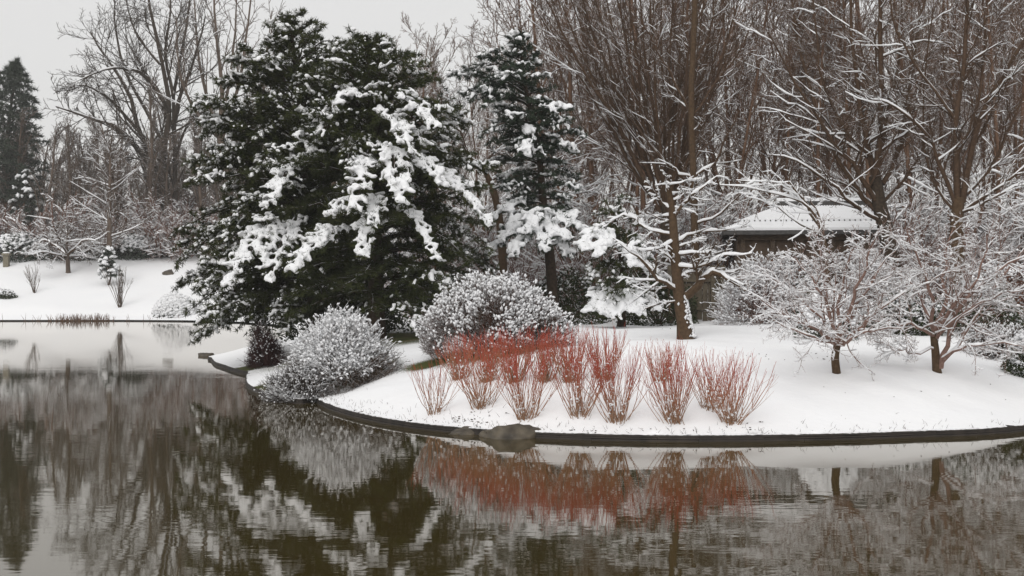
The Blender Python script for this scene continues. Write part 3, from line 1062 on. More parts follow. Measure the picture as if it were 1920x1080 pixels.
explicit_tree('maple_tree', m2[1], [(1757, 701), (1754, 660), (1750, 625)], (0.1, 0.075),
              [([(1755, 640), (1740, 590, .3), (1715, 540, .6), (1670, 500, .8)], 0.06, 0.012),
               ([(1752, 630), (1770, 560, .2), (1770, 500, .4), (1790, 420, .5)], 0.06, 0.012),
               ([(1764, 690, -.05), (1772, 650, -.2), (1790, 600, -.5), (1830, 540, -.8), (1900, 490, -1.1), (1960, 470, -1.3)], 0.06, 0.015),
               ([(1764, 680, -.05), (1800, 640, .4), (1830, 590, .8), (1880, 520, 1.2), (1940, 440, 1.5)], 0.055, 0.015),
               ([(1752, 630), (1720, 612, -.6), (1670, 605, -1.0), (1610, 590, -1.2)], 0.045, 0.012),
               ([(1753, 625), (1745, 560, -.5), (1725, 500, -.8), (1700, 430, -1)], 0.05, 0.012),
               ([(1754, 635), (1790, 570, -.4), (1830, 520, -.8), (1850, 440, -1)], 0.05, 0.012),
               ([(1762, 675), (1800, 655, -.8), (1850, 645, -1.2), (1930, 650, -1.4)], 0.035, 0.012),
               ([(1755, 640), (1770, 610, .8), (1800, 560, 1.2), (1830, 470, 1.6)], 0.045, 0.012),
               ([(1754, 635), (1800, 590, -.8), (1860, 560, -1.2), (1930, 540, -1.4)], 0.045, 0.012),
               ([(1752, 655), (1715, 662, -.4), (1690, 655, -.6), (1640, 640, -.7)], 0.025, 0.01)],
              [L(13, 0.25, 1.0, (30, 70), (0.28, 0.5), n=6, wig=0.17, trop=(0, 0, 0.02), rr=0.5, flat=0.4, k=3, rmin=0.008, tl=0.3),
               L(7, 0.15, 1.0, (25, 70), (0.3, 0.55), n=4, wig=0.2, trop=(0, 0, 0.02), rr=0.6, flat=0.3, k=3, rmin=0.0055),
               L(4, 0.15, 1.0, (25, 75), (0.35, 0.7), n=3, wig=0.2, trop=(0, 0, 0.06), rr=0.7, k=3, rmin=0.004)],
              'several stemmed snowy maple at the right end of the bank, limbs spread wide', M['bark_brown'], 32, 0.011, 0.97, lump=0.05, fall=(0.86, 0.84), bark_crown=M['twig_maple'])

# orange-brown forked tree between the pines
explicit_tree('bare_tree', 53.0, [(945, 520), (935, 400), (915, 330), (895, 305)], (0.16, 0.11),
              [([(900, 312), (880, 290), (868, 250), (862, 190)], 0.09, 0.03), ([(900, 310), (925, 290), (945, 260), (965, 200)], 0.08, 0.03),
               ([(895, 308), (860, 308), (820, 310), (780, 300)], 0.05, 0.02), ([(920, 340), (960, 320), (1000, 315), (1060, 290)], 0.05, 0.02),
               ([(930, 390), (985, 385), (1040, 370), (1110, 360)], 0.05, 0.02), ([(868, 250), (840, 220), (820, 170)], 0.04, 0.02)],
              [L(10, 0.15, 0.98, (30, 70), (0.4, 0.8), n=6, wig=0.17, trop=(0, 0, 0.03), rr=0.45, k=3, rmin=0.012),
               L(7, 0.15, 1.0, (25, 60), (0.35, 0.6), n=4, wig=0.18, trop=(0, 0, 0.02), rr=0.6, k=3, rmin=0.009),
               L(6, 0.15, 1.0, (25, 60), (0.4, 0.7), n=3, wig=0.18, trop=(0, 0, 0.02), rr=0.7, k=3, rmin=0.008)],
              'forked tree with orange brown bark showing between the two pines', M['bark_brown'], 27, 0.03, 0.95, bark_crown=M['bark_snowy'])

# big far tree on the left with twin trunks
explicit_tree('bare_tree', 152.0, [(318, 500), (314, 440), (304, 380), (300, 350)], (0.42, 0.36),
              [([(303, 360), (290, 310, 1), (262, 250, 2), (240, 170, 4), (200, 110, 6), (170, 60, 8)], 0.42, 0.09),
               ([(300, 355), (275, 300, -2), (220, 240, -4), (170, 222, -5), (105, 200, -6)], 0.38, 0.08),
               ([(300, 350), (309, 270, 0), (318, 200, 0), (300, 100, 1), (280, 10, 2), (272, -60, 3)], 0.42, 0.1),
               ([(334, 500, 1), (330, 440, 1), (328, 380, 1), (328, 280, 1), (325, 180, 2), (345, 80, 3), (360, -40, 4)], 0.42, 0.1),
               ([(325, 230), (338, 180, -2), (365, 110, -4), (385, 30, -5)], 0.28, 0.07),
               ([(316, 210), (290, 160, -3), (250, 130, -5), (200, 130, -7), (150, 150, -8)], 0.28, 0.06),
               ([(309, 270), (270, 200, 3), (230, 120, 5), (215, 40, 7), (215, -20, 8)], 0.25, 0.06),
               ([(270, 258), (210, 190, -2), (160, 160, -3), (130, 170, -4)], 0.2, 0.05),
               ([(325, 180), (310, 100, 3), (320, 20, 5), (318, -50, 6)], 0.22, 0.06),
               ([(326, 300), (350, 240, 2), (380, 220, 4), (400, 230, 5)], 0.18, 0.05),
               ([(300, 120), (260, 70, 2), (240, 20, 3), (236, -40, 4)], 0.16, 0.05)],
              [L(14, 0.2, 1.0, (25, 60), (0.28, 0.5), n=6, wig=0.15, trop=(0, 0, 0.03), rr=0.4, k=3, rmin=0.045),
               L(10, 0.15, 1.0, (25, 60), (0.3, 0.55), n=4, wig=0.15, trop=(0, 0, 0.03), rr=0.6, k=3, rmin=0.032),
               L(4, 0.15, 1.0, (20, 60), (0.35, 0.6), n=3, wig=0.15, trop=(0, 0, 0.03), rr=0.7, k=3, rmin=0.023)],
              'great twin trunked bare tree towering over the far left bank', M['bark_dark'], 28, 0.04, 0.25, bark_crown=M['bark_dark'])
explicit_tree('bare_tree', 150.0, [(440, 500), (432, 400), (420, 300), (412, 250)], (0.6, 0.4),
              [([(415, 260), (385, 170, 2), (370, 80, 3), (362, -20, 4)], 0.26, 0.07), ([(413, 250), (415, 150), (405, 60), (400, -60)], 0.3, 0.08),
               ([(416, 260), (445, 170, -2), (460, 80, -3), (475, -40, -4)], 0.26, 0.07), ([(412, 260), (360, 200, -3), (335, 120, -4), (330, 30, -5)], 0.2, 0.06),
               ([(420, 290), (470, 220, 3), (495, 130, 5), (510, 20, 6)], 0.2, 0.06), ([(413, 240), (430, 150, 3), (440, 60, 4), (445, -30, 5)], 0.22, 0.06)],
              [L(9, 0.25, 1.0, (18, 42), (0.25, 0.45), n=5, wig=0.1, trop=(0, 0, 0.08), rr=0.45, k=3, rmin=0.05),
               L(5, 0.15, 1.0, (20, 50), (0.35, 0.6), n=4, wig=0.12, trop=(0, 0, 0.05), rr=0.6, k=3, rmin=0.035),
               L(3, 0.2, 1.0, (20, 50), (0.35, 0.6), n=3, wig=0.12, trop=(0, 0, 0.03), rr=0.7, k=3, rmin=0.026)],
              'upright bare tree against the sky between the great tree and the big pine', M['bark_far'], 29, 0.04, 0.2)
explicit_tree('bare_tree', gp(205, 504, 118)[1], [(205, 505), (205, 440), (206, 350), (207, 270)], (0.3, 0.08),
              [],
              [L(34, 0.2, 1.0, (45, 80), (4.5, 7.0), src='trunk', n=6, wig=0.08, trop=(0, 0, 0.05), rr=0.35, absolute=True, k=3, rmin=0.05, tl=0.55),
               L(8, 0.15, 1.0, (25, 55), (0.3, 0.5), n=4, wig=0.1, trop=(0, 0, 0.03), rr=0.6, k=3, rmin=0.03),
               L(3, 0.2, 1.0, (25, 55), (0.4, 0.6), n=3, wig=0.1, trop=(0, 0, 0.03), rr=0.7, k=3, rmin=0.022)],
              'slim pyramid shaped bare tree with snow white branches on the far bank', M['bark_far'], 30, 0.035, 0.7, bark_crown=M['bark_snowy'])
explicit_tree('bare_tree', gp(128, 511, 118)[1], [(128, 512), (127, 490), (125, 470)], (0.22, 0.17),
              [([(126, 478), (105, 462, 1), (85, 450, 2), (70, 455, 3)], 0.14, 0.05), ([(125, 475), (125, 455), (128, 440), (125, 425)], 0.14, 0.05),
               ([(127, 478), (145, 462, -1), (160, 450, -2), (180, 452, -3)], 0.14, 0.05), ([(126, 482), (150, 478, 2), (170, 468, 3), (190, 470, 4)], 0.1, 0.04),
               ([(126, 482), (100, 476, -2), (80, 472, -3), (60, 478, -4)], 0.1, 0.04), ([(125, 475), (112, 450, -2), (100, 432, -3)], 0.1, 0.04)],
              [L(10, 0.2, 1.0, (30, 70), (0.4, 0.7), n=5, wig=0.18, trop=(0, 0, 0.02), rr=0.5, k=3, rmin=0.04),
               L(7, 0.15, 1.0, (30, 70), (0.4, 0.6), n=4, wig=0.18, trop=(0, 0, 0.02), rr=0.6, k=3, rmin=0.028),
               L(4, 0.15, 1.0, (30, 70), (0.4, 0.6), n=3, wig=0.18, trop=(0, 0, 0.02), rr=0.7, k=3, rmin=0.02)],
              'low spreading snow covered tree at the back of the far snowy bank', M['bark_far'], 33, 0.05, 0.9, bark_crown=M['bark_snowy'])

# ------------------------------------------------------------------ pines
def tufts(geo, C, D, rg, m=12, ln=(0.09, 0.15), w=0.012, spread=0.95):
    """needle tufts: m thin blades round each direction"""
    T = len(C)
    if T == 0:
        return
    d = norm(D[:, None] * 0.8 + spread * norm(rg.normal(0, 1, (T, m, 3))) + np.array([0, 0, 0.12]))
    l = rg.uniform(ln[0], ln[1], (T, m, 1))
    b = C[:, None] + rg.normal(0, 0.02, (T, m, 3)) - D[:, None] * rg.uniform(0, 0.06, (T, m, 1))
    s = norm(np.cross(d, rg.normal(0, 1, (T, m, 3)))) * w
    v = np.stack([b - s, b + s, b + d * l], 2)
    geo.add(v, t=np.arange(T * m * 3).reshape(-1, 3))


def bough(p0, p1, width, rg, arch=0.12, spacing=0.2, tuft_sp=0.14, droop=-0.05):
    """main stem, side branchlets and tuft points of one bough"""
    p0, p1 = np.asarray(p0, float), np.asarray(p1, float)
    Ln = np.linalg.norm(p1 - p0)
    n = 9
    t = np.linspace(0, 1, n)[:, None]
    main = p0 + (p1 - p0) * t + UP * (arch * Ln * 4 * t * (1 - t))
    main[1:-1] += rg.normal(0, 0.025 * Ln ** 0.5, (n - 2, 3))
    mr = np.linspace(0.012 + 0.013 * Ln, 0.008, n)
    nb = max(int(Ln * 0.8 / spacing), 3) * 2
    tt = np.clip(0.18 + 0.82 * (np.arange(nb) + rg.uniform(0, 1, nb)) / nb, 0, 1)
    pos, tan, rad = sample(main[None], mr[None], np.zeros(nb, int), tt)
    side = norm(np.cross(tan, UP))
    sg = np.where(np.arange(nb) % 2 == 0, 1.0, -1.0)[:, None]
    a = np.radians(rg.uniform(35, 68, nb))[:, None]
    d = np.cos(a) * tan + np.sin(a) * side * sg + UP * rg.normal(0.05, 0.18, (nb, 1))
    wl_ = width * np.sqrt(np.clip(1.08 - tt, 0.02, 1)) * np.clip(tt * 3, 0.35, 1) * rg.uniform(0.65, 1.15, nb)
    br = curve(pos, d, wl_, 3, 0.1, (0, 0, droop), rg)
    brr = np.linspace(1, 0.5, 3)[None] * np.full((nb, 1), 0.008)
    # tufts along the branchlets
    k = np.maximum((wl_ / tuft_sp).astype(int), 1)
    idx = np.repeat(np.arange(nb), k)
    ts = rg.uniform(0.15, 1.0, len(idx))
    ends = np.arange(nb)
    idx = np.concatenate([idx, ends])
    ts = np.concatenate([ts, np.full(nb, 0.999)])
    c, dd, _ = sample(br, brr, idx, ts)
    c = c + rg.normal(0, 0.035, c.shape)
    along = np.concatenate([tt[idx] + 0.25 * ts * wl_[idx] / max(Ln, 0.3), [1.0, 0.9]])
    bid = np.concatenate([idx, [nb, nb]])
    c = np.vstack([c, main[-1:], main[-2:-1]])
    dd = np.vstack([dd, tan[-1:], tan[-1:]])
    return main, mr, br, brr, c, dd, along, bid


def fuse(o, voxel):
    """melt overlapping lumps into continuous snow"""
    me0 = o.data
    md = o.modifiers.new('remesh', 'REMESH')
    md.mode = 'VOXEL'
    md.voxel_size = voxel
    md.use_smooth_shade = True
    sm = o.modifiers.new('smooth', 'SMOOTH')
    sm.factor = 0.5
    sm.iterations = 1
    dg = bpy.context.evaluated_depsgraph_get()
    me = bpy.data.meshes.new_from_object(o.evaluated_get(dg))
    o.modifiers.clear()
    o.data = me
    bpy.data.meshes.remove(me0)


def make_pine(name, base, trunk, trunk_r, boughs, label, seed, needle='needles', m=12, ln=(0.09, 0.15), w=0.012, lump=(0.036, 0.078), cat='pine tree', group=None, tuft_sp=0.13, spacing=0.2):
    """boughs: (p0, p1, width, arch, snow)"""
    rg = np.random.default_rng(seed)
    tr, br_, nd, sn, pads = Geo(), Geo(), Geo(), Geo(), Geo()
    tp = polyline(trunk, 14)
    trr = np.interp(np.linspace(0, 1, 14), [0, 0.06, 1], [trunk_r[0] * 1.3, trunk_r[0], trunk_r[1]])
    tubes(tr, tp[None], trr[None], 9)
    for p0, p1, width, arch, snow in boughs:
        dense = 0.62 if snow > 0.82 else (0.85 if snow > 0.75 else 1.0)
        main, mr, b, brr, c, dd, along, bid = bough(p0, p1, width * (0.98 if snow > 0.75 else 1.0), rg, arch, spacing * dense, tuft_sp * dense)
        tubes(br_, main[None], mr[None], 4)
        tubes(br_, b, brr, 3)
        tufts(nd, c, dd, rg, m, ln, w)
        # whole stretches of a bough carry snow, others have shed it
        ph = rg.uniform(0, 6.28, 3)
        patch = np.sin(c[:, 0] * 3.1 + ph[0]) + np.sin(c[:, 1] * 2.7 + ph[1]) + np.sin((c[:, 0] + c[:, 2]) * 4.3 + ph[2])
        pr = np.clip(snow + 0.25 * patch * min(1.0, 2.2 * snow * (1.25 - snow)), 0, 1) * np.clip((along - ((0.38 if snow > 0.82 else 0.55) if snow > 0.75 else 0.4)) / 0.2, 0, 1)
        u = rg.uniform(0, 1, len(c)) if snow > 0.75 else rg.uniform(0, 1, bid.max() + 1)[bid] * 0.9 + rg.uniform(0, 0.1, len(c))
        hit = np.nonzero(u < pr)[0]
        if snow > 0.75:
            hh = np.concatenate([hit, hit, hit[::2]]) if snow > 0.82 else np.concatenate([hit, hit[::2]])
            cc = c[hh] + rg.normal(0, 0.045, (len(hh), 3)) * np.array([1, 1, 0.6])
            s = rg.uniform(lump[0] * 1.0, lump[1] * 1.15, len(cc)) * (0.95 if snow > 0.82 else 1.0)
            lumps(pads, cc + UP * (s * 0.7)[:, None] + np.array([0, -0.02, 0]), dd[hh] + np.array([0, 0, -0.35]), s, rg, 0, 1.5, 0.7, 0.3)
        else:
            cc = c[hit] + rg.normal(0, 0.02, (len(hit), 3))
            s = rg.uniform(lump[0] * 0.7, lump[1] * 1.15, len(cc))
            lumps(sn, cc + UP * (s * 0.4)[:, None], dd[hit] + np.array([0, 0, -0.25]), s, rg, 0, 1.45, 0.8, 0.3)
    # leading shoot
    top = tp[-1]
    cc = top - UP * np.linspace(0, 0.6, 14)[:, None] + rg.normal(0, 0.05, (14, 3))
    tufts(nd, cc, np.tile(UP, (14, 1)) + rg.normal(0, 0.5, (14, 3)), rg, m, ln, w)
    root = thing(name, base, label, cat, group)
    part('trunk', tr, M['bark_pine'], root, base)
    bo = part('branches', br_, M['bark_pine'], root, base, stuff=True)
    nn = part('crown', nd, M[needle], root, base, smooth=False, stuff=True)
    if sn.n:
        part('snow', sn, M['snow_fluff'], nn, base, stuff=True)
    if pads.n:
        fuse(part('snow', pads, M['snow_fluff'], nn, base, stuff=True), 0.047)
    return root


def auto_boughs(tp, zs, prof_l, prof_r, per, rg, snow_fn, rise=(0.35, -0.22), width=0.42, depth=0.85, az0=0.0, rand=(0.78, 1.08)):
    """whorls of boughs; prof_l / prof_r give the reach to the left and right at each height fraction"""
    out = []
    tp = np.asarray(tp)
    zt = tp[:, 2]
    for i, z in enumerate(zs):
        f = (z - zs[0]) / (zs[-1] - zs[0])
        c = np.array([np.interp(z, zt, tp[:, 0]), np.interp(z, zt, tp[:, 1]), z])
        for j in range(per):
            az = az0 + 2 * math.pi * (j + rg.uniform(-0.3, 0.3)) / per + i * 1.9
            cx, sy = math.cos(az), math.sin(az)
            l, r = np.interp(f, *prof_l), np.interp(f, *prof_r)
            side = r if cx > 0 else l
            ref = depth * 0.5 * (l + r)
            Ln = (side * cx * cx + ref * sy * sy) * rg.uniform(*rand)
            if Ln < 0.25:
                Ln = 0.25
            ri = rise[1] + (rise[0] - rise[1]) * f
            p1 = c + np.array([cx * Ln, sy * Ln, ri * Ln + rg.normal(0, 0.1)])
            out.append((c, p1, max(width * Ln, 0.3), 0.10, float(np.clip(snow_fn(f, az, rg), 0, 1))))
    return out


def pad(tx, ty, bx, by, Yt, Yb, width, snow, arch=0.12):
    return (P3(bx, by, Yb), P3(tx, ty, Yt), width, arch, snow)


rp = np.random.default_rng(77)
# left pine of the big pair
YA = 47.5
bA = on_ground(590, YA)
tA = [bA - (0, 0, .2), P3(588, 480, YA), P3(575, 300, YA), P3(556, 140, YA), P3(543, 30, YA)]
zsA = np.linspace(bA[2] + 1.3, P3(0, 48, YA)[2], 22)
prA_l = ([0, 0.08, 0.2, 0.33, 0.5, 0.65, 0.75, 0.86, 1.0], [3.6, 4.2, 4.5, 4.3, 3.9, 3.4, 2.5, 1.4, 0.4])
prA_r = ([0, 0.3, 0.6, 0.85, 1.0], [2.2, 2.4, 2.2, 1.5, 0.6])
bo = auto_boughs(tA, zsA, prA_l, prA_r, 7, rp, lambda f, az, rg: 0.8 if rg.uniform() < (0.8 if math.cos(az) < -0.1 else 0.34) else (0.3 if math.cos(az) < -0.2 else 0.06) + 0.12 * f + rg.normal(0, 0.05), rise=(0.75, -0.25), rand=(0.68, 1.14))
bo += [pad(500, 388, 615, 310, YA - 4.6, YA - .6, 0.8, 0.98, 0.2), pad(425, 532, 570, 410, YA - 4.4, YA - .5, 0.95, 0.98, 0.16),
       pad(505, 525, 580, 410, YA - 4.8, YA - .5, 0.85, 0.98, 0.16), pad(385, 480, 540, 420, YA - 2.8, YA, 0.9, 0.8),
       pad(360, 640, 590, 520, YA - 1.5, YA, 1.0, 0.42, 0.2), pad(352, 585, 585, 500, YA - .5, YA, 1.0, 0.5, 0.16),
       pad(372, 610, 590, 540, YA + 1.5, YA, 0.9, 0.35, 0.16), pad(330, 500, 575, 410, YA - .5, YA, 1.0, 0.62, 0.12),
       pad(325, 440, 570, 380, YA + .8, YA, 1.0, 0.6, 0.1), pad(350, 350, 565, 310, YA + .3, YA, 0.9, 0.5, 0.1),
       pad(400, 300, 560, 270, YA - 1.8, YA, 0.8, 0.65), pad(470, 330, 565, 290, YA - 2.8, YA, 0.8, 0.5),
       pad(420, 420, 560, 370, YA - 3.0, YA, 0.9, 0.72), pad(590, 300, 575, 235, YA - 2.6, YA, 0.7, 0.85, 0.2),
       pad(460, 205, 550, 190, YA - 1.2, YA, 0.6, 0.6), pad(560, 180, 552, 140, YA - 1.4, YA, 0.5, 0.7, 0.2),
       pad(480, 260, 560, 235, YA - 2.2, YA, 0.7, 0.6), pad(420, 245, 558, 225, YA - .2, YA, 0.7, 0.6)]
make_pine('pine_tree', bA, tA, (0.27, 0.03), bo, 'big snowy pine with boughs reaching out over the water', 41, m=11, ln=(0.12, 0.21), w=0.014)
# right pine of the big pair
YB = 45.0
bB = on_ground(706, YB)
tB = [bB - (0, 0, .2), P3(704, 480, YB), P3(697, 300, YB), P3(692, 170, YB), P3(690, 72, YB)]
zsB = np.linspace(bB[2] + 1.5, P3(0, 92, YB)[2], 20)
prB_r = ([0, 0.15, 0.3, 0.45, 0.6, 0.75, 0.88, 1.0], [3.3, 3.75, 3.8, 3.5, 3.0, 2.3, 1.4, 0.45])
prB_l = ([0, 0.3, 0.6, 0.85, 1.0], [2.9, 3.0, 2.5, 1.6, 0.7])
bo = auto_boughs(tB, zsB, prB_l, prB_r, 7, rp, lambda f, az, rg: 0.8 if rg.uniform() < (0.62 if math.cos(az) > 0.2 or f > 0.55 else 0.18) else 0.03 + (0.15 if f > .5 else 0) + rg.normal(0, 0.03), rise=(0.75, -0.25), rand=(0.68, 1.14))
bo += [pad(775, 285, 690, 225, YB - 3.4, YB, 0.6, 0.98, 0.14), pad(668, 392, 705, 300, YB - 3.9, YB - .5, 0.8, 1.0, 0.22),
       pad(755, 380, 705, 295, YB - 4.1, YB - .5, 0.85, 1.0, 0.24), pad(835, 350, 715, 300, YB - 3.3, YB, 0.75, 0.95, 0.14),
       pad(918, 418, 725, 315, YB - 3.0, YB, 0.55, 0.98, 0.16), pad(620, 405, 700, 380, YB - 3.6, YB, 0.6, 0.95, 0.08),
       pad(700, 425, 705, 385, YB - 4.0, YB, 0.5, 0.9, 0.16), pad(545, 507, 690, 435, YB - 4.0, YB - .4, 0.75, 0.95, 0.14),
       pad(680, 480, 705, 430, YB - 4.0, YB, 0.7, 0.95, 0.2), pad(820, 486, 715, 395, YB - 4.0, YB, 0.35, 0.95, 0.16),
       pad(815, 240, 690, 185, YB - 2.8, YB, 0.65, 0.95, 0.14), pad(790, 272, 705, 245, YB - 2.4, YB, 0.4, 0.85, 0.14),
       pad(630, 200, 690, 165, YB - 1.8, YB, 0.55, 0.85, 0.14), pad(600, 260, 690, 215, YB - 2.2, YB, 0.6, 0.8, 0.14),
       pad(650, 310, 695, 255, YB - 2.8, YB, 0.6, 0.7, 0.16), pad(850, 215, 700, 190, YB + .3, YB, 0.6, 0.6, 0.1),
       pad(900, 360, 720, 300, YB + .3, YB, 0.8, 0.6, 0.12), pad(918, 470, 720, 400, YB - 1, YB, 0.7, 0.5, 0.12),
       pad(880, 490, 720, 430, YB - 2, YB, 0.7, 0.35, 0.12), pad(730, 200, 692, 150, YB - 1.6, YB, 0.5, 0.5, 0.16)]
make_pine('pine_tree', bB, tB, (0.29, 0.03), bo, 'big dark pine with heavy white snow pads behind the round shrubs', 42, m=11, ln=(0.12, 0.21), w=0.014)
# slender pine right of the pair
YC = 48.0
bC = on_ground(1043, YC)
tC = [bC - (0, 0, .2), P3(1030, 470, YC), P3(1018, 380, YC), P3(1010, 280, YC), P3(985, 160, YC), P3(972, 55, YC)]
zsC = np.linspace(P3(0, 370, YC)[2], P3(0, 75, YC)[2], 15)
prC_l = ([0, 0.3, 0.6, 0.8, 1], [1.8, 2.3, 2.3, 1.4, 0.35])
prC_r = ([0, 0.3, 0.6, 0.8, 1], [1.0, 1.3, 1.1, 0.7, 0.35])
bo = auto_boughs(tC, zsC, prC_l, prC_r, 6, rp, lambda f, az, rg: 0.8 if rg.uniform() < 0.7 else 0.12 + rg.normal(0, 0.08), rise=(0.5, -0.1), rand=(0.5, 1.3))
bo += [pad(1070, 205, 995, 215, YC - .8, YC, 0.5, 0.95), pad(1075, 285, 1010, 280, YC - 1, YC, 0.5, 0.85), pad(870, 130, 975, 140, YC - .3, YC, 0.5, 0.45),
       pad(905, 200, 990, 185, YC - 1.4, YC, 0.5, 0.8), pad(985, 290, 1000, 240, YC - 1.9, YC, 0.5, 0.85, .2), pad(900, 260, 1000, 230, YC - 1.5, YC, 0.5, 0.7),
       pad(890, 165, 985, 160, YC - .8, YC, 0.5, 0.5), pad(1040, 240, 1000, 225, YC - 1.2, YC, 0.45, 0.6)]
for tx, ty, bx, by, yo, s in [(940, 455, 1020, 395, 2.2, .98), (985, 440, 1022, 395, 2.6, .98), (1060, 450, 1025, 400, 2.4, .98), (1090, 430, 1026, 400, 1.2, .98),
                              (925, 410, 1020, 385, 1.2, .95), (960, 480, 1026, 430, 2.8, .98), (1020, 470, 1026, 420, 3.0, .98), (1065, 480, 1028, 440, 2.0, .98), (915, 480, 1022, 420, 1.8, .95)]:
    bo.append(pad(tx, ty, bx, by, YC - yo, YC, 0.62, s, 0.14))
make_pine('pine_tree', bC, tC, (0.2, 0.03), bo, 'slender leaning pine with a narrow top right of the big pair', 43, 'needles_blue', ln=(0.11, 0.19), w=0.013, lump=(0.04, 0.082))
# weeping low pine
YD = 44.5
bD = on_ground(1165, YD)
tD = [bD - (0, 0, .1), P3(1168, 520, YD), P3(1160, 450, YD), P3(1150, 390, YD)]
bo = []
for tx, ty, bx, by, yo, s in [(1090, 470, 1155, 430, 1.2, .95), (1120, 480, 1158, 440, 1.8, .95), (1190, 500, 1160, 440, 1.6, .9), (1225, 520, 1162, 460, .8, .9), (1215, 480, 1160, 430, .3, .85),
                              (1140, 400, 1152, 400, .8, .8), (1200, 420, 1155, 400, .4, .9), (1165, 375, 1150, 395, .2, .6), (1100, 440, 1152, 420, -.3, .7), (1130, 535, 1165, 490, 1.7, .4),
                              (1180, 545, 1166, 500, 1.9, .4), (1215, 555, 1166, 520, 1.5, .35), (1150, 560, 1166, 530, 2.0, .4), (1105, 520, 1163, 490, 1.0, .35)]:
    bo.append(pad(tx, ty, bx, by, YD - yo, YD, 0.62, s, 0.14))
for tx, ty, yo in [(1100, 585, 1.4), (1150, 597, 2.0), (1200, 590, 1.9), (1230, 575, 1.2), (1130, 590, 1.9)]:
    bo.append(pad(tx, ty, 1166, 560, YD - yo, YD, 0.6, 1.0, 0.2))
make_pine('pine_tree', bD, tD, (0.13, 0.04), bo, 'low weeping pine buried in snow beside the leaning bare tree', 44, 'needles', ln=(0.11, 0.19), w=0.013, lump=(0.042, 0.085))

# far pines on the left
YF = 150.0
bF = on_ground(8, YF)
tF = [bF - (0, 0, .3), P3(10, 300, YF), P3(32, 112, YF)]
zsF = np.linspace(bF[2] + 6, P3(0, 125, YF)[2], 22)
bo = auto_boughs(tF, zsF, ([0, .4, .8, 1], [5, 4.6, 2.6, .4]), ([0, .4, .7, .9, 1], [4.6, 4.2, 2.8, 1.2, .3]), 6, rp, lambda f, az, rg: 0.015, rise=(0.55, -0.05), width=0.42)
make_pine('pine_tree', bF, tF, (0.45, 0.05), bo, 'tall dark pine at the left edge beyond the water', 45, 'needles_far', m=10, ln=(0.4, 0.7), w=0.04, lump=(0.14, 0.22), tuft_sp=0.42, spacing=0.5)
YG = 147.0
bG = on_ground(52, YG)
tG = [bG - (0, 0, .3), P3(50, 400, YG), P3(48, 312, YG)]
zsG = np.linspace(bG[2] + 3.4, P3(0, 325, YG)[2], 9)
bo = auto_boughs(tG, zsG, ([0, .3, .75, 1], [1.3, 1.9, 1.4, .6]), ([0, .3, .75, 1], [1.3, 1.9, 1.4, .6]), 6, rp, lambda f, az, rg: 0.3, rise=(0.2, -0.15), width=0.4)
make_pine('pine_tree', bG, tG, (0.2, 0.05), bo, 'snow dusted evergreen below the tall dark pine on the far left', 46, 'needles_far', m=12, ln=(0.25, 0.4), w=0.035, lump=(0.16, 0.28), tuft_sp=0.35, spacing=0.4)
gq = gp(203, 534, 118)
tH = [gq - (0, 0, .1), gq + (0.25, 0, 0.9), gq + (-0.1, 0, 2.0), gq + (0.15, 0, P3(0, 466, gq[1])[2] - gq[2])]
zsH = np.linspace(gq[2] + 0.8, tH[-1][2] - 0.15, 7)
bo = auto_boughs(tH, zsH, ([0, .5, 1], [1.15, .8, .25]), ([0, .5, 1], [1.25, .8, .25]), 6, rp, lambda f, az, rg: 0.5, rise=(0.15, 0.05), width=0.45)
make_pine('pine_tree', gq, tH, (0.09, 0.03), bo, 'small young pine alone on the far snowy bank', 47, 'needles_far', m=12, ln=(0.14, 0.24), w=0.022, lump=(0.12, 0.2), tuft_sp=0.22, spacing=0.25)

# ------------------------------------------------------------------ shrubs
def dome_dirs(n, rg, zmin=-0.1):
    z = rg.uniform(zmin, 1.0, n)
    a = rg.uniform(0, 2 * math.pi, n)
    r = np.sqrt(np.clip(1 - z * z, 0, 1))
    return np.c_[r * np.cos(a), r * np.sin(a), z]


def lumpy(d, rg, amp=0.28):
    s = np.zeros(len(d))
    for fr in (2.5, 4.5, 8):
        for _ in range(3):
            s += np.sin(d @ rg.normal(0, fr, 3) + rg.uniform(0, 6)) / fr * 2.5
    return 1 + amp * s / 3


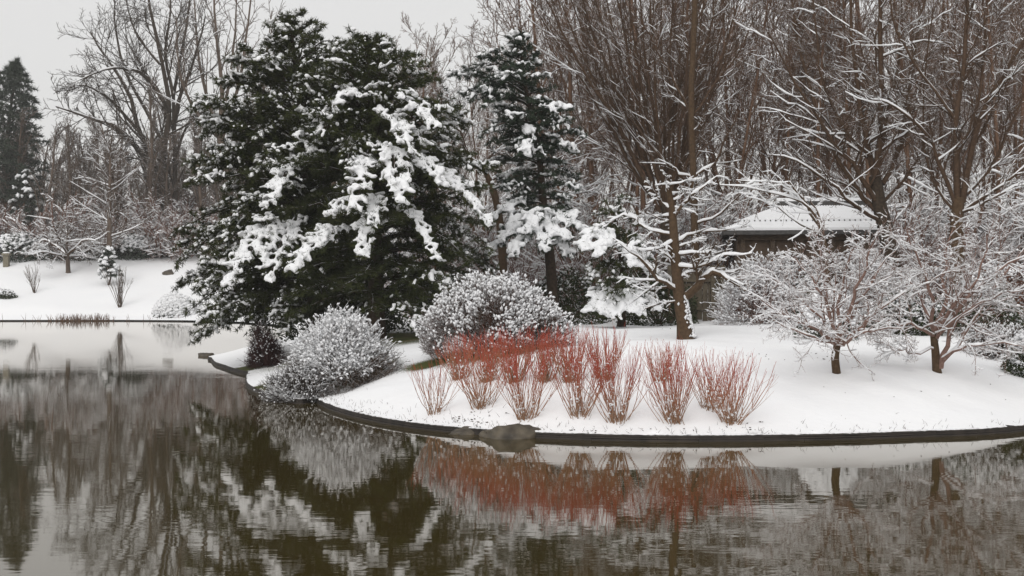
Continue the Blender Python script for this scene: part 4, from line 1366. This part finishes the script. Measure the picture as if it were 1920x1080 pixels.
def dome_shrub(name, base, dims, label, seed, ntw, mat, snow=1.0, tw=(0.22, 0.42), rtw=0.006, lump=(0.02, 0.045), snow_low=-0.15, cat='shrub', group=None, up=0.45, nl=2, fork=2, zmin=-0.1, stems=50, snow_bias=(0.0, -0.3), ridge=0.0, patchy=0.3, boxy=0):
    rg = np.random.default_rng(seed)
    base = np.asarray(base, float)
    dims = np.asarray(dims, float)
    st, tg_, sn = Geo(), Geo(), Geo()
    dirs = dome_dirs(ntw, rg, zmin)
    rad = lumpy(dirs, np.random.default_rng(seed + 1)) * rg.uniform(0.5, 1.0, ntw) ** 0.4
    if boxy:
        dirs2 = dirs / (np.abs(dirs[:, 0:1]) ** boxy + np.abs(dirs[:, 1:2]) ** boxy + np.abs(dirs[:, 2:3]) ** boxy) ** (1 / boxy)
    else:
        dirs2 = dirs
    pos = base + dirs2 * dims * rad[:, None] * 0.9
    d = norm(dirs * np.array([1, 1, 0.8]) + UP * up + rg.normal(0, 0.35, (ntw, 3)))
    P = curve(pos - d * 0.12, d, tw[0] + (tw[1] - tw[0]) * rg.uniform(0, 1, ntw) ** 2 * rg.choice([1.0, 1.0, 1.0, 1.6], ntw), 3, 0.12, (0, 0, 0.03), rg)
    R = np.linspace(1, 0.5, 3)[None] * np.full((ntw, 1), rtw)
    tubes(tg_, P, R, 3)
    F, FR = grow(P, R, rg, fork, 0.2, 0.95, (25, 60), (0.35, 0.7), n=2, wig=0.12, trop=(0, 0, 0.04), rr=0.75, rmin=rtw * 0.6)
    tubes(tg_, F, FR, 3)
    # stems inside
    sd = dome_dirs(stems, rg, 0.25)
    sp = curve(base + np.c_[rg.normal(0, 0.12, (stems, 2)) * dims[:2], np.zeros(stems) - 0.05], norm(sd * dims + UP * 0.3), np.linalg.norm(sd * dims, axis=1) * 0.85, 6, 0.06, (0, 0, 0.0), rg)
    tubes(st, sp, np.linspace(1, 0.35, 6)[None] * np.full((stems, 1), rtw * 3), 4)
    S2, SR2 = grow(sp, np.full((stems, 6), rtw * 1.6), rg, 7, 0.25, 0.95, (20, 55), (0.3, 0.55), n=4, wig=0.1, rr=0.8, rmin=rtw)
    tubes(st, S2, SR2, 3)
    # snow clots caught on the twigs facing the sky
    A = np.concatenate([P[:, 1:], F[:, 1:].reshape(ntw, -1, 3)], axis=1) if fork else P[:, 1:]
    nrm = norm(dirs / dims)
    expo = nrm[:, 2] + snow_bias[0] * nrm[:, 0] + snow_bias[1] * nrm[:, 1] * 0.3
    pt = np.zeros(ntw)
    r2 = np.random.default_rng(seed + 9)
    for fr in (3, 5, 9):
        pt += np.sin(dirs @ r2.normal(0, fr, 3) + r2.uniform(0, 6)) / 2.0
    pr = np.clip((expo - snow_low) * 2.2 + patchy * pt, 0, 1) * snow
    if ridge:
        mk = rg.uniform(0, 1, ntw) < pr
        snow_ridge(sn, P[mk], R[mk], ridge, rg, 3, 1.0, 1.05)
        mf = np.repeat(mk, fork)
        snow_ridge(sn, F[mf], FR[mf], ridge * 0.9, rg, 3, 0.8, 1.05)
    for _ in range(nl):
        j = rg.integers(0, A.shape[1], ntw)
        c = A[np.arange(ntw), j]
        hit = rg.uniform(0, 1, ntw) < pr
        dd = d[hit] + rg.normal(0, 0.4, (hit.sum(), 3))
        lumps(sn, c[hit] + UP * 0.012, dd, rg.uniform(lump[0], lump[1], hit.sum()), rg, 0, 1.6, 0.8, 0.25)
    root = thing(name, base, label, cat, group)
    part('stems', st, mat, root, base, stuff=True)
    c = part('crown', tg_, mat, root, base, stuff=True)
    part('snow', sn, M['snow_fluff'], c, base, stuff=True)
    return root


b1 = np.array([BUSH1[0], BUSH1[1], 0.0])
dome_shrub('twiggy_shrub', b1 + (0.2, -0.7, 0.4), (1.5, 1.4, 1.52), 'round snow dusted shrub hanging over the timber edging at the cove', 51, 3700, M['twig_shrub'], 1.0, tw=(0.28, 0.55), lump=(0.018, 0.045), snow_low=0.22, zmin=-0.3, up=0.2, nl=2, ridge=0.011, patchy=0.7)
dome_shrub('twiggy_shrub', np.array([-5.25, 34.75, 0.05]), (0.85, 0.6, 0.75), 'low dark shrub at the cove edging, under the round snow dusted shrub', 54, 1500, M['bark_dark'], 0.35, lump=(0.012, 0.026), zmin=-0.15, ridge=0.008)
b2 = np.array([BUSH2[0], BUSH2[1], ground_z(*BUSH2)[0]])
dome_shrub('twiggy_shrub', b2 + (0.05, 0, 0.0), (2.1, 1.7, 1.66), 'large snowy mound shaped shrub behind the red stemmed shrubs', 52, 4000, M['twig_shrub_red'], 1.0, tw=(0.2, 0.38), lump=(0.018, 0.045), snow_low=0.25, zmin=-0.05, nl=3, patchy=0.9, boxy=2.6)
# low dark end of the mound shrub and the dark purple shrub on the point
gq = gp(497, 688, 40)
dome_shrub('purple_shrub', gq + (0, 0, 0.1), (0.55, 0.6, 1.15), 'small dark purple twiggy shrub at the snowy point under the pine', 53, 1500, M['leaf_purple'], 0.12, lump=(0.015, 0.03), rtw=0.007)


def leafy_shrub(name, base, dims, label, seed, nleaf, leaf, mat, snow, lump=(0.05, 0.1), cat='shrub', group=None, sub=0, nz=0.2, zmin=-0.15):
    rg = np.random.default_rng(seed)
    base, dims = np.asarray(base, float), np.asarray(dims, float)
    lv, st, sn = Geo(), Geo(), Geo()
    d = dome_dirs(nleaf, rg, zmin)
    rad = lumpy(d, np.random.default_rng(seed + 1), 0.16) * rg.uniform(0.35, 1.0, nleaf) ** 0.35
    c = base + d * dims * rad[:, None]
    a = norm(rg.normal(0, 1, (nleaf, 3)) + d * 0.6)
    b = norm(np.cross(a, rg.normal(0, 1, (nleaf, 3))))
    l = rg.uniform(leaf * 0.7, leaf * 1.3, (nleaf, 1))
    v = np.stack([c, c + a * l * 0.5 + b * l * 0.28, c + a * l, c + a * l * 0.5 - b * l * 0.28], 1)
    lv.add(v, q=np.arange(nleaf * 4).reshape(-1, 4))
    m = 26
    sd = dome_dirs(m, rg, 0.15)
    sp = curve(np.tile(base, (m, 1)) - UP * 0.05, norm(sd * dims), np.linalg.norm(sd * dims, axis=1) * 0.85, 5, 0.08, (0, 0, 0), rg)
    tubes(st, sp, np.linspace(1, 0.3, 5)[None] * np.full((m, 1), 0.02), 4)
    expo = norm(d / dims)[:, 2]
    surf = rad > 0.8
    pr = np.clip((expo - nz) * 1.8, 0, 1) * snow * surf
    hit = rg.uniform(0, 1, nleaf) < pr
    lumps(sn, c[hit] + UP * 0.02, rg.normal(0, 1, (hit.sum(), 3)) * np.array([1, 1, 0.2]), rg.uniform(lump[0], lump[1], hit.sum()), rg, sub, 1.3, 0.7)
    root = thing(name, base, label, cat, group)
    part('stems', st, M['twig_shrub'], root, base, stuff=True)
    cc = part('foliage', lv, mat, root, base, smooth=False, stuff=True)
    if sn.n:
        part('snow', sn, M['snow_fluff'], cc, base, stuff=True)
    return root


def at_base(px, Y, dz=0.0):
    return on_ground(px, Y) + (0, 0, dz)


leafy_shrub('evergreen_shrub', at_base(1065, 48.5), (1.5, 0.9, 1.85), 'dark green evergreen shrub in the gap behind the low weeping pine', 61, 5000, 0.1, M['leaf_green'], 0.05)
leafy_shrub('evergreen_shrub', at_base(1235, 47.0), (1.3, 0.9, 1.6), 'dark green evergreen shrub behind the leaning snowy tree', 62, 4500, 0.1, M['leaf_green'], 0.06)
leafy_shrub('evergreen_shrub', at_base(815, 49.5), (2.4, 1.0, 2.2), 'broad dark evergreen shrub in the shade under the big pine', 63, 6500, 0.11, M['leaf_green'], 0.06)
leafy_shrub('evergreen_shrub', at_base(640, 51.5), (2.3, 1.0, 1.7), 'dark evergreen shrub low between the two big pine trunks', 64, 6000, 0.11, M['leaf_green'], 0.25)
gq = gp(1556, 634)
leafy_shrub('evergreen_shrub', gq, (0.85, 0.8, 1.3), 'rounded evergreen shrub capped with smooth snow behind the single trunk maple', 65, 4500, 0.07, M['leaf_green'], 2.0, (0.05, 0.09), nz=0.12, sub=1)
leafy_shrub('evergreen_shrub', gp(1650, 612), (1.3, 0.8, 0.75), 'low evergreen shrub with patchy snow beside the dark rock', 66, 3500, 0.08, M['leaf_green'], 0.6)
gq = gp(1915, 705)
leafy_shrub('evergreen_shrub', gq + (0.35, 0, 0), (0.75, 0.7, 1.0), 'dark evergreen shrub at the right edge of the snowy bank', 67, 4000, 0.07, M['leaf_green'], 0.5)
dome_shrub('twiggy_shrub', gp(1872, 668), (0.9, 0.8, 0.85), 'low grey twiggy shrub under the limbs of the right hand maple', 68, 1600, M['twig_shrub'], 0.8, lump=(0.015, 0.035), nl=2)
for i, (px, Y, dm, lb) in enumerate([(1478, 46.0, (1.5, 0.9, 2.1), 'brown leaved shrub under the left eave of the tea house'),
                                     (1600, 47.5, (1.8, 0.9, 2.3), 'brown leaved shrub before the middle of the tea house wall'),
                                     (1735, 47.0, (1.7, 0.9, 1.9), 'brown leaved shrub between the tea house and the many limbed tree at the right edge'),
                                     (1880, 44.0, (2.2, 1.0, 2.2), 'brown leaved shrub behind the limbs of the right hand maple'),
                                     (1400, 48.5, (1.4, 0.9, 1.2), 'low brown leaved shrub at the end of the board fence')]):
    leafy_shrub('withered_shrub', at_base(px, Y), dm, lb, 70 + i, 5000, 0.09, M['leaf_brown'], 0.55, (0.04, 0.085))
for i, (px, Y, dm, lb) in enumerate([(1540, 45.0, (1.3, 0.8, 1.5), 'dark green shrub among the brown ones in front of the tea house'),
                                     (1830, 42.0, (1.6, 0.9, 1.6), 'dark green shrub seen through the stems of the right hand maple'),
                                     (1680, 42.5, (1.4, 0.8, 1.2), 'dark green shrub between the two maples')]):
    leafy_shrub('evergreen_shrub', at_base(px, Y), dm, lb, 80 + i, 4500, 0.09, M['leaf_green'], 0.5, (0.04, 0.085))
dome_shrub('twiggy_shrub', at_base(1425, 45.5), (1.5, 0.9, 2.2), 'brown twiggy shrub hiding the left wall of the tea house', 88, 1500, M['twig_maple'], 0.7, tw=(0.3, 0.6), lump=(0.02, 0.045), nl=2, ridge=0.012)
dome_shrub('twiggy_shrub', at_base(1640, 45.0), (1.7, 0.9, 2.3), 'brown twiggy shrub around the trunk before the tea house', 89, 1500, M['twig_maple'], 0.7, tw=(0.3, 0.6), lump=(0.02, 0.045), nl=2, ridge=0.012)
# far bank shrubs
gq = gp(322, 594, 112)
leafy_shrub('evergreen_shrub', gq + (0.2, 0.8, 0), (1.9, 1.4, 2.1), 'snow covered evergreen shrub at the water end of the far bank', 90, 5000, 0.16, M['leaf_green'], 1.6, (0.12, 0.22), nz=-0.1)
gq = gp(8, 558, 112)
leafy_shrub('withered_shrub', gq, (1.0, 0.8, 0.75), 'low olive shrub at the left edge of the far snowy bank', 91, 1500, 0.14, M['leaf_green'], 0.5, (0.08, 0.14))
for i, (px, Y, dm, lb) in enumerate([(35, 141, (3.2, 2, 2.6), 'dark shrub behind the stone lantern post at the far left'), (95, 142, (3.0, 2, 2.4), 'dark shrub behind the low spreading tree of the far bank'),
                                     (165, 142, (3.0, 2, 2.0), 'dark shrub right of the low spreading tree of the far bank'), (240, 143, (3.2, 2, 2.2), 'dark shrub behind the small young pine of the far bank'),
                                     (300, 144, (3.0, 2, 1.8), 'dark shrub at the foot of the great twin trunked tree')]):
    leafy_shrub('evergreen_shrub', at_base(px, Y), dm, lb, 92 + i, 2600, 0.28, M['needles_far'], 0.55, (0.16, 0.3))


def stem_cluster(base, n, h, spread, seed, mat, label, name, cat, r=0.012, group=None, fork=2, snow=0.5, curve_in=0.0):
    rg = np.random.default_rng(seed)
    g, sn = Geo(), Geo()
    a = rg.uniform(0, 2 * math.pi, n)
    tilt = np.radians(spread) * np.sqrt(rg.uniform(0.0, 1, n))
    d = np.c_[np.sin(tilt) * np.cos(a), np.sin(tilt) * np.sin(a), np.cos(tilt)]
    p0 = np.c_[rg.normal(0, 0.07, n), rg.normal(0, 0.07, n), np.full(n, -0.05)] + d * np.array([0.12, 0.12, 0])
    ln = h * (0.55 + 0.5 * rg.uniform(0, 1, n) ** 0.6)
    P = curve(p0, d, ln, 7, 0.085, (0, 0, 0.12), rg)
    R = np.linspace(1, 0.4, 7)[None] * rg.uniform(0.75, 1.25, (n, 1)) * r
    tubes(g, P, R, 4)
    F, FR = grow(P, R, rg, fork, 0.25, 0.8, (12, 32), (0.35, 0.62), n=5, wig=0.05, trop=(0, 0, 0.12), rr=0.7, rmin=r * 0.4)
    tubes(g, F, FR, 3)
    F2, FR2 = grow(F, FR, rg, 1, 0.2, 0.8, (12, 32), (0.4, 0.6), n=4, wig=0.05, trop=(0, 0, 0.1), rr=0.7, rmin=r * 0.35)
    tubes(g, F2, FR2, 3)
    # snow in the forks
    k = int(n * snow * 3)
    if k:
        ii = rg.integers(0, len(F), k)
        c = F[ii, 0] + rg.normal(0, 0.012, (k, 3))
        lumps(sn, c, rg.normal(0, 1, (k, 3)), rg.uniform(0.012, 0.03, k), rg, 0, 1.4)
        lo = rg.integers(0, n, k)
        c = P[lo, rg.integers(0, 3, k)]
        lumps(sn, c + UP * 0.01, rg.normal(0, 1, (k, 3)), rg.uniform(0.012, 0.032, k), rg, 0, 1.5)
    root = thing(name, base, label, cat, group)
    o = part('stems', g, mat, root, stuff=True)
    if sn.n:
        part('snow', sn, M['snow_fluff'], o, stuff=True)
    return root


DW = [  # px, py of the foot, height m, spread deg, stems, what sets it apart
    (815, 775, 1.05, 34, 34, 'small sparse red stemmed shrub at the left end of the front row'),
    (903, 765, 1.35, 34, 60, 'red stemmed shrub just above the smaller low rock'),
    (985, 786, 1.48, 32, 64, 'tall red stemmed shrub rooted right behind the large boulder'),
    (1085, 781, 1.45, 30, 62, 'red stemmed shrub, first to the right of the one behind the boulder'),
    (1157, 793, 1.5, 28, 66, 'dense red stemmed shrub in the middle of the front row'),
    (1265, 794, 1.45, 32, 78, 'broad red stemmed shrub, third from the right end of the front row'),
    (1330, 770, 1.2, 26, 46, 'narrow red stemmed shrub set back behind the last one of the row'),
    (1372, 796, 1.32, 38, 70, 'wide flaring red stemmed shrub at the right end of the row'),
    (860, 712, 1.05, 30, 56, 'red stemmed shrub of the back row, against the left foot of the mound shrub'),
    (915, 716, 1.1, 28, 66, 'red stemmed shrub of the back row, in front of the middle of the mound shrub'),
    (965, 718, 1.15, 28, 66, 'red stemmed shrub of the back row, behind the tall one at the boulder'),
    (1020, 716, 1.15, 28, 66, 'red stemmed shrub of the back row, below the right half of the mound shrub'),
    (1070, 716, 1.15, 28, 60, 'red stemmed shrub of the back row, at the right foot of the mound shrub'),
    (1135, 712, 1.05, 26, 46, 'red stemmed shrub at the right end of the back row, against open snow'),
    (1240, 716, 0.85, 24, 34, 'short red stemmed shrub behind the broad one, against open snow'),
]
for i, (px, py, h, sp, n, lb) in enumerate(DW):
    b = gp(px, py)
    stem_cluster(b, int(n * (0.82 if py > 740 else 1.1)), h * 1.08, sp + 11, 100 + i, M['dogwood'], lb, 'red_stemmed_shrub', 'shrub', 0.0068, 'red stemmed shrubs on the bank', snow=0.3 if py > 740 else 0.2)
stem_cluster(gp(225, 576, 112), 16, 3.6, 26, 140, M['bark_far'], 'bare upright shrub near the water on the far bank, right of the young pine', 'bare_shrub', 'shrub', 0.026, fork=3, snow=0)
stem_cluster(gp(65, 549, 112), 13, 2.7, 26, 141, M['bark_far'], 'bare upright shrub at the left of the far snowy bank', 'bare_shrub', 'shrub', 0.024, fork=3, snow=0)

# brown dead reeds along the far shore, litter on the snow
g = Geo()
rr = np.random.default_rng(150)
n = 240
x = np.concatenate([rr.normal(-37.2, 0.9, n // 2), rr.normal(-35.0, 0.7, n // 3), rr.uniform(-50, -28, n - n // 2 - n // 3)])
P = curve(np.c_[x, 118.75 + rr.normal(0, 0.12, n), np.zeros(n)], np.c_[rr.normal(0, .3, n), rr.normal(0, .2, n), np.ones(n)], rr.uniform(0.3, 0.75, n), 3, 0.1, (0, 0, 0), rr)
tubes(g, P, np.tile([0.02, 0.016, 0.006], (n, 1)), 3)
o = link('dead_reeds', g.mesh('dead_reeds', M['reed']))
o['kind'] = 'stuff'
tag(o, 'brown dead reeds at the waterline of the far bank', 'reeds')
g = Geo()
cs = []
for px, py, sx, sy, k in [(868, 792, 26, 6, 30), (905, 775, 18, 8, 8), (1095, 812, 18, 5, 8), (1400, 805, 30, 5, 12), (1255, 612, 20, 4, 8), (1420, 672, 30, 5, 10), (1540, 668, 14, 3, 6),
                          (1660, 735, 70, 12, 4), (1850, 745, 50, 14, 4), (1250, 808, 200, 8, 5)]:
    for _ in range(k):
        p = gp(px + rr.normal(0, sx), py + rr.normal(0, sy))
        cs.append(p)
cs = np.array(cs)
lumps(g, cs + UP * 0.012, rr.normal(0, 1, (len(cs), 3)) * np.array([1, 1, .3]), rr.uniform(0.008, 0.024, len(cs)), rr, 0, 1.6, 0.5)
o = link('leaf_litter', g.mesh('leaf_litter', M['litter']))
o['kind'] = 'stuff'
tag(o, 'dark bits of leaf litter scattered on the snow', 'leaf litter')

g = Geo()
n = 420
ii = rr.integers(0, len(S_MAIN) - 1, n)
off = rr.exponential(0.28, n) + 0.05
tg2 = norm(np.gradient(S_MAIN, axis=0))
nn2 = np.c_[-tg2[:, 1], tg2[:, 0]]
if signed_dist(*(S_MAIN[40] + nn2[40] * 0.5))[0] < 0:
    nn2 = -nn2
p = S_MAIN[ii] + nn2[ii] * off[:, None]
zz = ground_z(p[:, 0], p[:, 1])
P = curve(np.c_[p, zz - 0.02], np.c_[rr.normal(0, .5, n), rr.normal(0, .5, n), np.ones(n)], rr.uniform(0.04, 0.15, n), 3, 0.2, (0, 0, -0.1), rr)
tubes(g, P, np.tile([0.004, 0.003, 0.0015], (n, 1)), 3)
o = link('grass_tips', g.mesh('grass_tips', M['litter']))
o['kind'] = 'stuff'
tag(o, 'dry grass tips poking through the snow along the edging', 'grass')

# stone post on the far bank, far left
sb = gp(12, 500, 118)
sp_ = thing('stone_lantern', sb, 'small pale stone lantern post at the far left', 'lantern')
g = Geo()
box(g, (0, 0, 0.5), (0.5, 0.5, 1.2))
part('post', g, M['stone'], sp_, smooth=False)
g = Geo()
box(g, (0, 0, 1.2), (0.75, 0.75, 0.2))
part('cap', g, M['stone'], sp_, smooth=False)
g = Geo()
lumps(g, np.array([[0, 0, 1.33]]), np.array([[1.0, 0, 0]]), np.array([0.38]), rr, 2, 1.0, 0.3, 0.05)
part('snow', g, M['snow'], sp_)

# ------------------------------------------------------------------ woodland behind
def proto_tall(seed, h, bark, r=0.24, per1=13, ang1=(22, 45), snow_th=0.0, rm=1.0, first=0.25, name='woodland_tree', dens=1.0):
    rg = np.random.default_rng(seed)
    tr, cr, sn = Geo(), Geo(), Geo()
    tp = curve(np.array([[0, 0, -0.3]]), np.array([[rg.normal(0, .04), rg.normal(0, .04), 1]]), np.array([h * 0.86]), 12, 0.035, (0, 0, 0.03), rg)
    trr = np.linspace(r, r * 0.2, 12)[None]
    tubes(tr, tp, trr, 6)
    P, R = grow(tp, trr, rg, per1, first, 0.97, ang1, (0.32, 0.48), n=7, wig=0.09, trop=(0, 0, 0.07), rr=0.42, rmin=0.026 * rm, tl=0.6)
    tubes(cr, P, R, 4)
    P2, R2 = grow(P, R, rg, 9, 0.15, 0.98, (22, 55), (0.28, 0.5), n=5, wig=0.12, trop=(0, 0, 0.06), rr=0.5, rmin=0.02 * rm)
    tubes(cr, P2, R2, 3)
    P3_, R3 = grow(P2, R2, rg, int(6 * dens), 0.15, 1.0, (22, 58), (0.35, 0.6), n=4, wig=0.14, trop=(0, 0, 0.04), rr=0.6, rmin=0.014 * rm)
    tubes(cr, P3_, R3, 3)
    P4, R4 = grow(P3_, R3, rg, int(3 * dens), 0.15, 1.0, (22, 58), (0.4, 0.65), n=3, wig=0.14, trop=(0, 0, 0.03), rr=0.7, rmin=0.011 * rm)
    tubes(cr, P4, R4, 3)
    if snow_th:
        snow_ridge(sn, P, R, snow_th, rg, 4, 0.9)
        snow_ridge(sn, P2, R2, snow_th * 0.8, rg, 3, 0.7)
    return tr, cr, sn


def proto_spread(seed, h, bark, rm=1.0):
    """low wide understorey tree, its twigs lined with snow"""
    rg = np.random.default_rng(seed)
    tr, cr, sn = Geo(), Geo(), Geo()
    m = 4
    a = rg.uniform(0, 6.28, m)
    tp = curve(np.zeros((m, 3)) + (0, 0, -0.2), np.c_[0.4 * np.cos(a), 0.4 * np.sin(a), np.ones(m)], np.full(m, h * 0.62), 8, 0.1, (0, 0, 0.0), rg)
    trr = np.tile(np.linspace(0.11, 0.04, 8), (m, 1))
    tubes(tr, tp, trr, 5)
    P, R = grow(tp, trr, rg, 9, 0.2, 1.0, (45, 85), (0.45, 0.75), n=7, wig=0.13, trop=(0, 0, -0.01), rr=0.5, rmin=0.018 * rm, flat=0.5, tl=0.35)
    tubes(cr, P, R, 4)
    P2, R2 = grow(P, R, rg, 9, 0.15, 1.0, (28, 65), (0.28, 0.5), n=5, wig=0.16, trop=(0, 0, 0.01), rr=0.55, rmin=0.013 * rm, flat=0.4)
    tubes(cr, P2, R2, 3)
    P3_, R3 = grow(P2, R2, rg, 7, 0.15, 1.0, (28, 65), (0.35, 0.6), n=4, wig=0.18, trop=(0, 0, 0.01), rr=0.65, rmin=0.011 * rm, flat=0.3)
    tubes(cr, P3_, R3, 3)
    snow_ridge(sn, P, R, 0.035 * rm, rg, 4, 0.95)
    snow_ridge(sn, P2, R2, 0.022 * rm, rg, 3, 0.85)
    snow_ridge(sn, P3_, R3, 0.014 * rm, rg, 3, 0.35)
    return tr, cr, sn


def proto_brush(seed, h, mat, rm=1.0):
    rg = np.random.default_rng(seed)
    tr, cr, sn = Geo(), Geo(), Geo()
    n = 26
    d = dome_dirs(n, rg, 0.35)
    tp = curve(np.c_[rg.normal(0, 0.3, (n, 2)), np.full(n, -0.1)], d, np.full(n, h) * rg.uniform(0.7, 1.1, n), 6, 0.1, (0, 0, 0.05), rg)
    trr = np.tile(np.linspace(0.03, 0.012, 6) * rm, (n, 1))
    tubes(tr, tp, trr, 4)
    P, R = grow(tp, trr, rg, 9, 0.15, 1.0, (25, 60), (0.3, 0.5), n=5, wig=0.13, trop=(0, 0, 0.03), rr=0.6, rmin=0.013 * rm)
    tubes(cr, P, R, 3)
    P2, R2 = grow(P, R, rg, 7, 0.15, 1.0, (25, 65), (0.35, 0.6), n=4, wig=0.15, trop=(0, 0, 0.02), rr=0.65, rmin=0.01 * rm)
    tubes(cr, P2, R2, 3)
    snow_ridge(sn, P, R, 0.02 * rm, rg, 3, 0.7)
    snow_ridge(sn, P2, R2, 0.014 * rm, rg, 3, 0.35)
    return tr, cr, sn


def proto(kind, name, cat, group, label, geos, bark, crown_mat):
    root = thing(name, (0, 0, 0), label, cat, group)
    part('trunk' if kind != 'brush' else 'stems', geos[0], bark, root)
    c = part('crown', geos[1], crown_mat, root)
    if geos[2].n:
        part('snow', geos[2], M['snow_fluff'], c, stuff=True)
    return root


GR = 'bare trees of the wood behind the tea house'
LR = 'tall bare brown tree in the dense wood behind the tea house and pines'
tall = [proto('tree', 'woodland_tree', 'tree', GR, LR, proto_tall(200 + i, 20 + i, None, 0.12,  snow_th=0.014 if i < 1 else 0.0), M['bark_wood'], M['bark_wood']) for i in range(3)]
GS = 'snowy low trees under the wood'
LS = 'low wide tree with snow lined twigs under the tall wood behind the bank'
low = [proto('tree', 'understorey_tree', 'tree', GS, LS, proto_spread(210 + i, 7.0 + i, None), M['bark_wood'], M['bark_wood_snow']) for i in range(2)]
GB = 'reddish brown brush under the wood'
LB = 'reddish brown twiggy bush in the undergrowth of the wood behind the bank'
brush = [proto('brush', 'brush_bush', 'bush', GB, LB, proto_brush(220 + i, 3.4, None), M['bark_red'], M['bark_red']) for i in range(2)]
GF = 'hazy bare trees beyond the far bank'
LF = 'hazy grey brown bare tree in the wood beyond the far snowy bank'
fart = [proto('tree', 'woodland_tree', 'tree', GF, LF, proto_tall(230 + i, 20, None, 0.35, rm=1.9, ang1=(20, 50), dens=0.9), M['bark_far'], M['bark_far']) for i in range(2)]
GFB = 'brown brush beyond the far bank'
LFB = 'brown snow flecked bush at the edge of the wood beyond the far bank'
farb = [proto('brush', 'brush_bush', 'bush', GFB, LFB, proto_brush(240, 4.4, None, 2.1), M['bark_red'], M['bark_red'])]


first = set()


def scatter(protos, spots, sc, seed):
    rg = np.random.default_rng(seed)
    for i, (X, Y) in enumerate(spots):
        pr_ = protos[i % len(protos)]
        s = rg.uniform(*sc)
        loc = (X, Y, ground_z(X, Y)[0] - 0.1)
        if pr_.name not in first:
            first.add(pr_.name)
            pr_.location = loc
            pr_.rotation_euler = (0, 0, rg.uniform(0, 6.28))
            pr_.scale = (s, s, s)
        else:
            dup(pr_, loc, rg.uniform(0, 6.28), s)


def spots(x0, x1, y0, y1, nx, ny, seed, jit=0.45):
    rg = np.random.default_rng(seed)
    out = []
    for j in range(ny):
        Y = y0 + (y1 - y0) * (j + 0.5) / ny
        for i in range(nx):
            px = x0 + (x1 - x0) * (i + 0.5 + rg.uniform(-jit, jit) + 0.5 * (j % 2) - 0.25) / nx
            Yj = Y + rg.uniform(-jit, jit) * (y1 - y0) / ny
            out.append(((px - 960) / FPX * Yj, Yj))
    return [s for s in out if signed_dist(s[0], s[1])[0] > 1.0]


scatter(tall, spots(1010, 2050, 60, 112, 15, 7, 301), (0.85, 1.25), 302)
scatter(tall, spots(790, 1020, 75, 120, 3, 3, 303), (0.75, 0.95), 304)
scatter(tall, spots(560, 870, 74, 105, 5, 2, 321), (0.75, 0.95), 322)
scatter(low, spots(780, 2050, 55, 96, 14, 5, 305), (0.75, 1.2), 306)
scatter(brush, spots(800, 2050, 54, 84, 15, 4, 307), (0.8, 1.5), 308)
scatter(fart, spots(-60, 520, 142, 215, 14, 7, 309), (0.6, 1.0), 310)
scatter(fart, spots(480, 1000, 120, 190, 6, 2, 313), (0.8, 1.2), 314)
scatter(farb, spots(-40, 480, 141, 170, 14, 4, 311), (0.8, 1.6), 312)
# ------------------------------------------------------------------ winter haze
g = Geo()
box(g, (0, 422, 24.7), (880, 1000, 54.6))
hz_m = bpy.data.materials.new('winter_haze')
hz_m.use_nodes = True
nt = hz_m.node_tree
nt.nodes.clear()
ho = N(nt, 'ShaderNodeOutputMaterial')
hv = N(nt, 'ShaderNodeVolumePrincipled')
hv.inputs['Color'].default_value = (0.93, 0.92, 0.91, 1)
hv.inputs['Density'].default_value = 0.0005
nt.links.new(hv.outputs[0], ho.inputs['Volume'])
o = link('haze', g.mesh('haze', hz_m, False))
o['kind'] = 'stuff'
print('OBJECTS', len(bpy.data.objects), 'TRIS', sum(sum(len(p.vertices) - 2 for p in m.polygons) if False else len(m.loops) - 2 * len(m.polygons) for m in bpy.data.meshes))
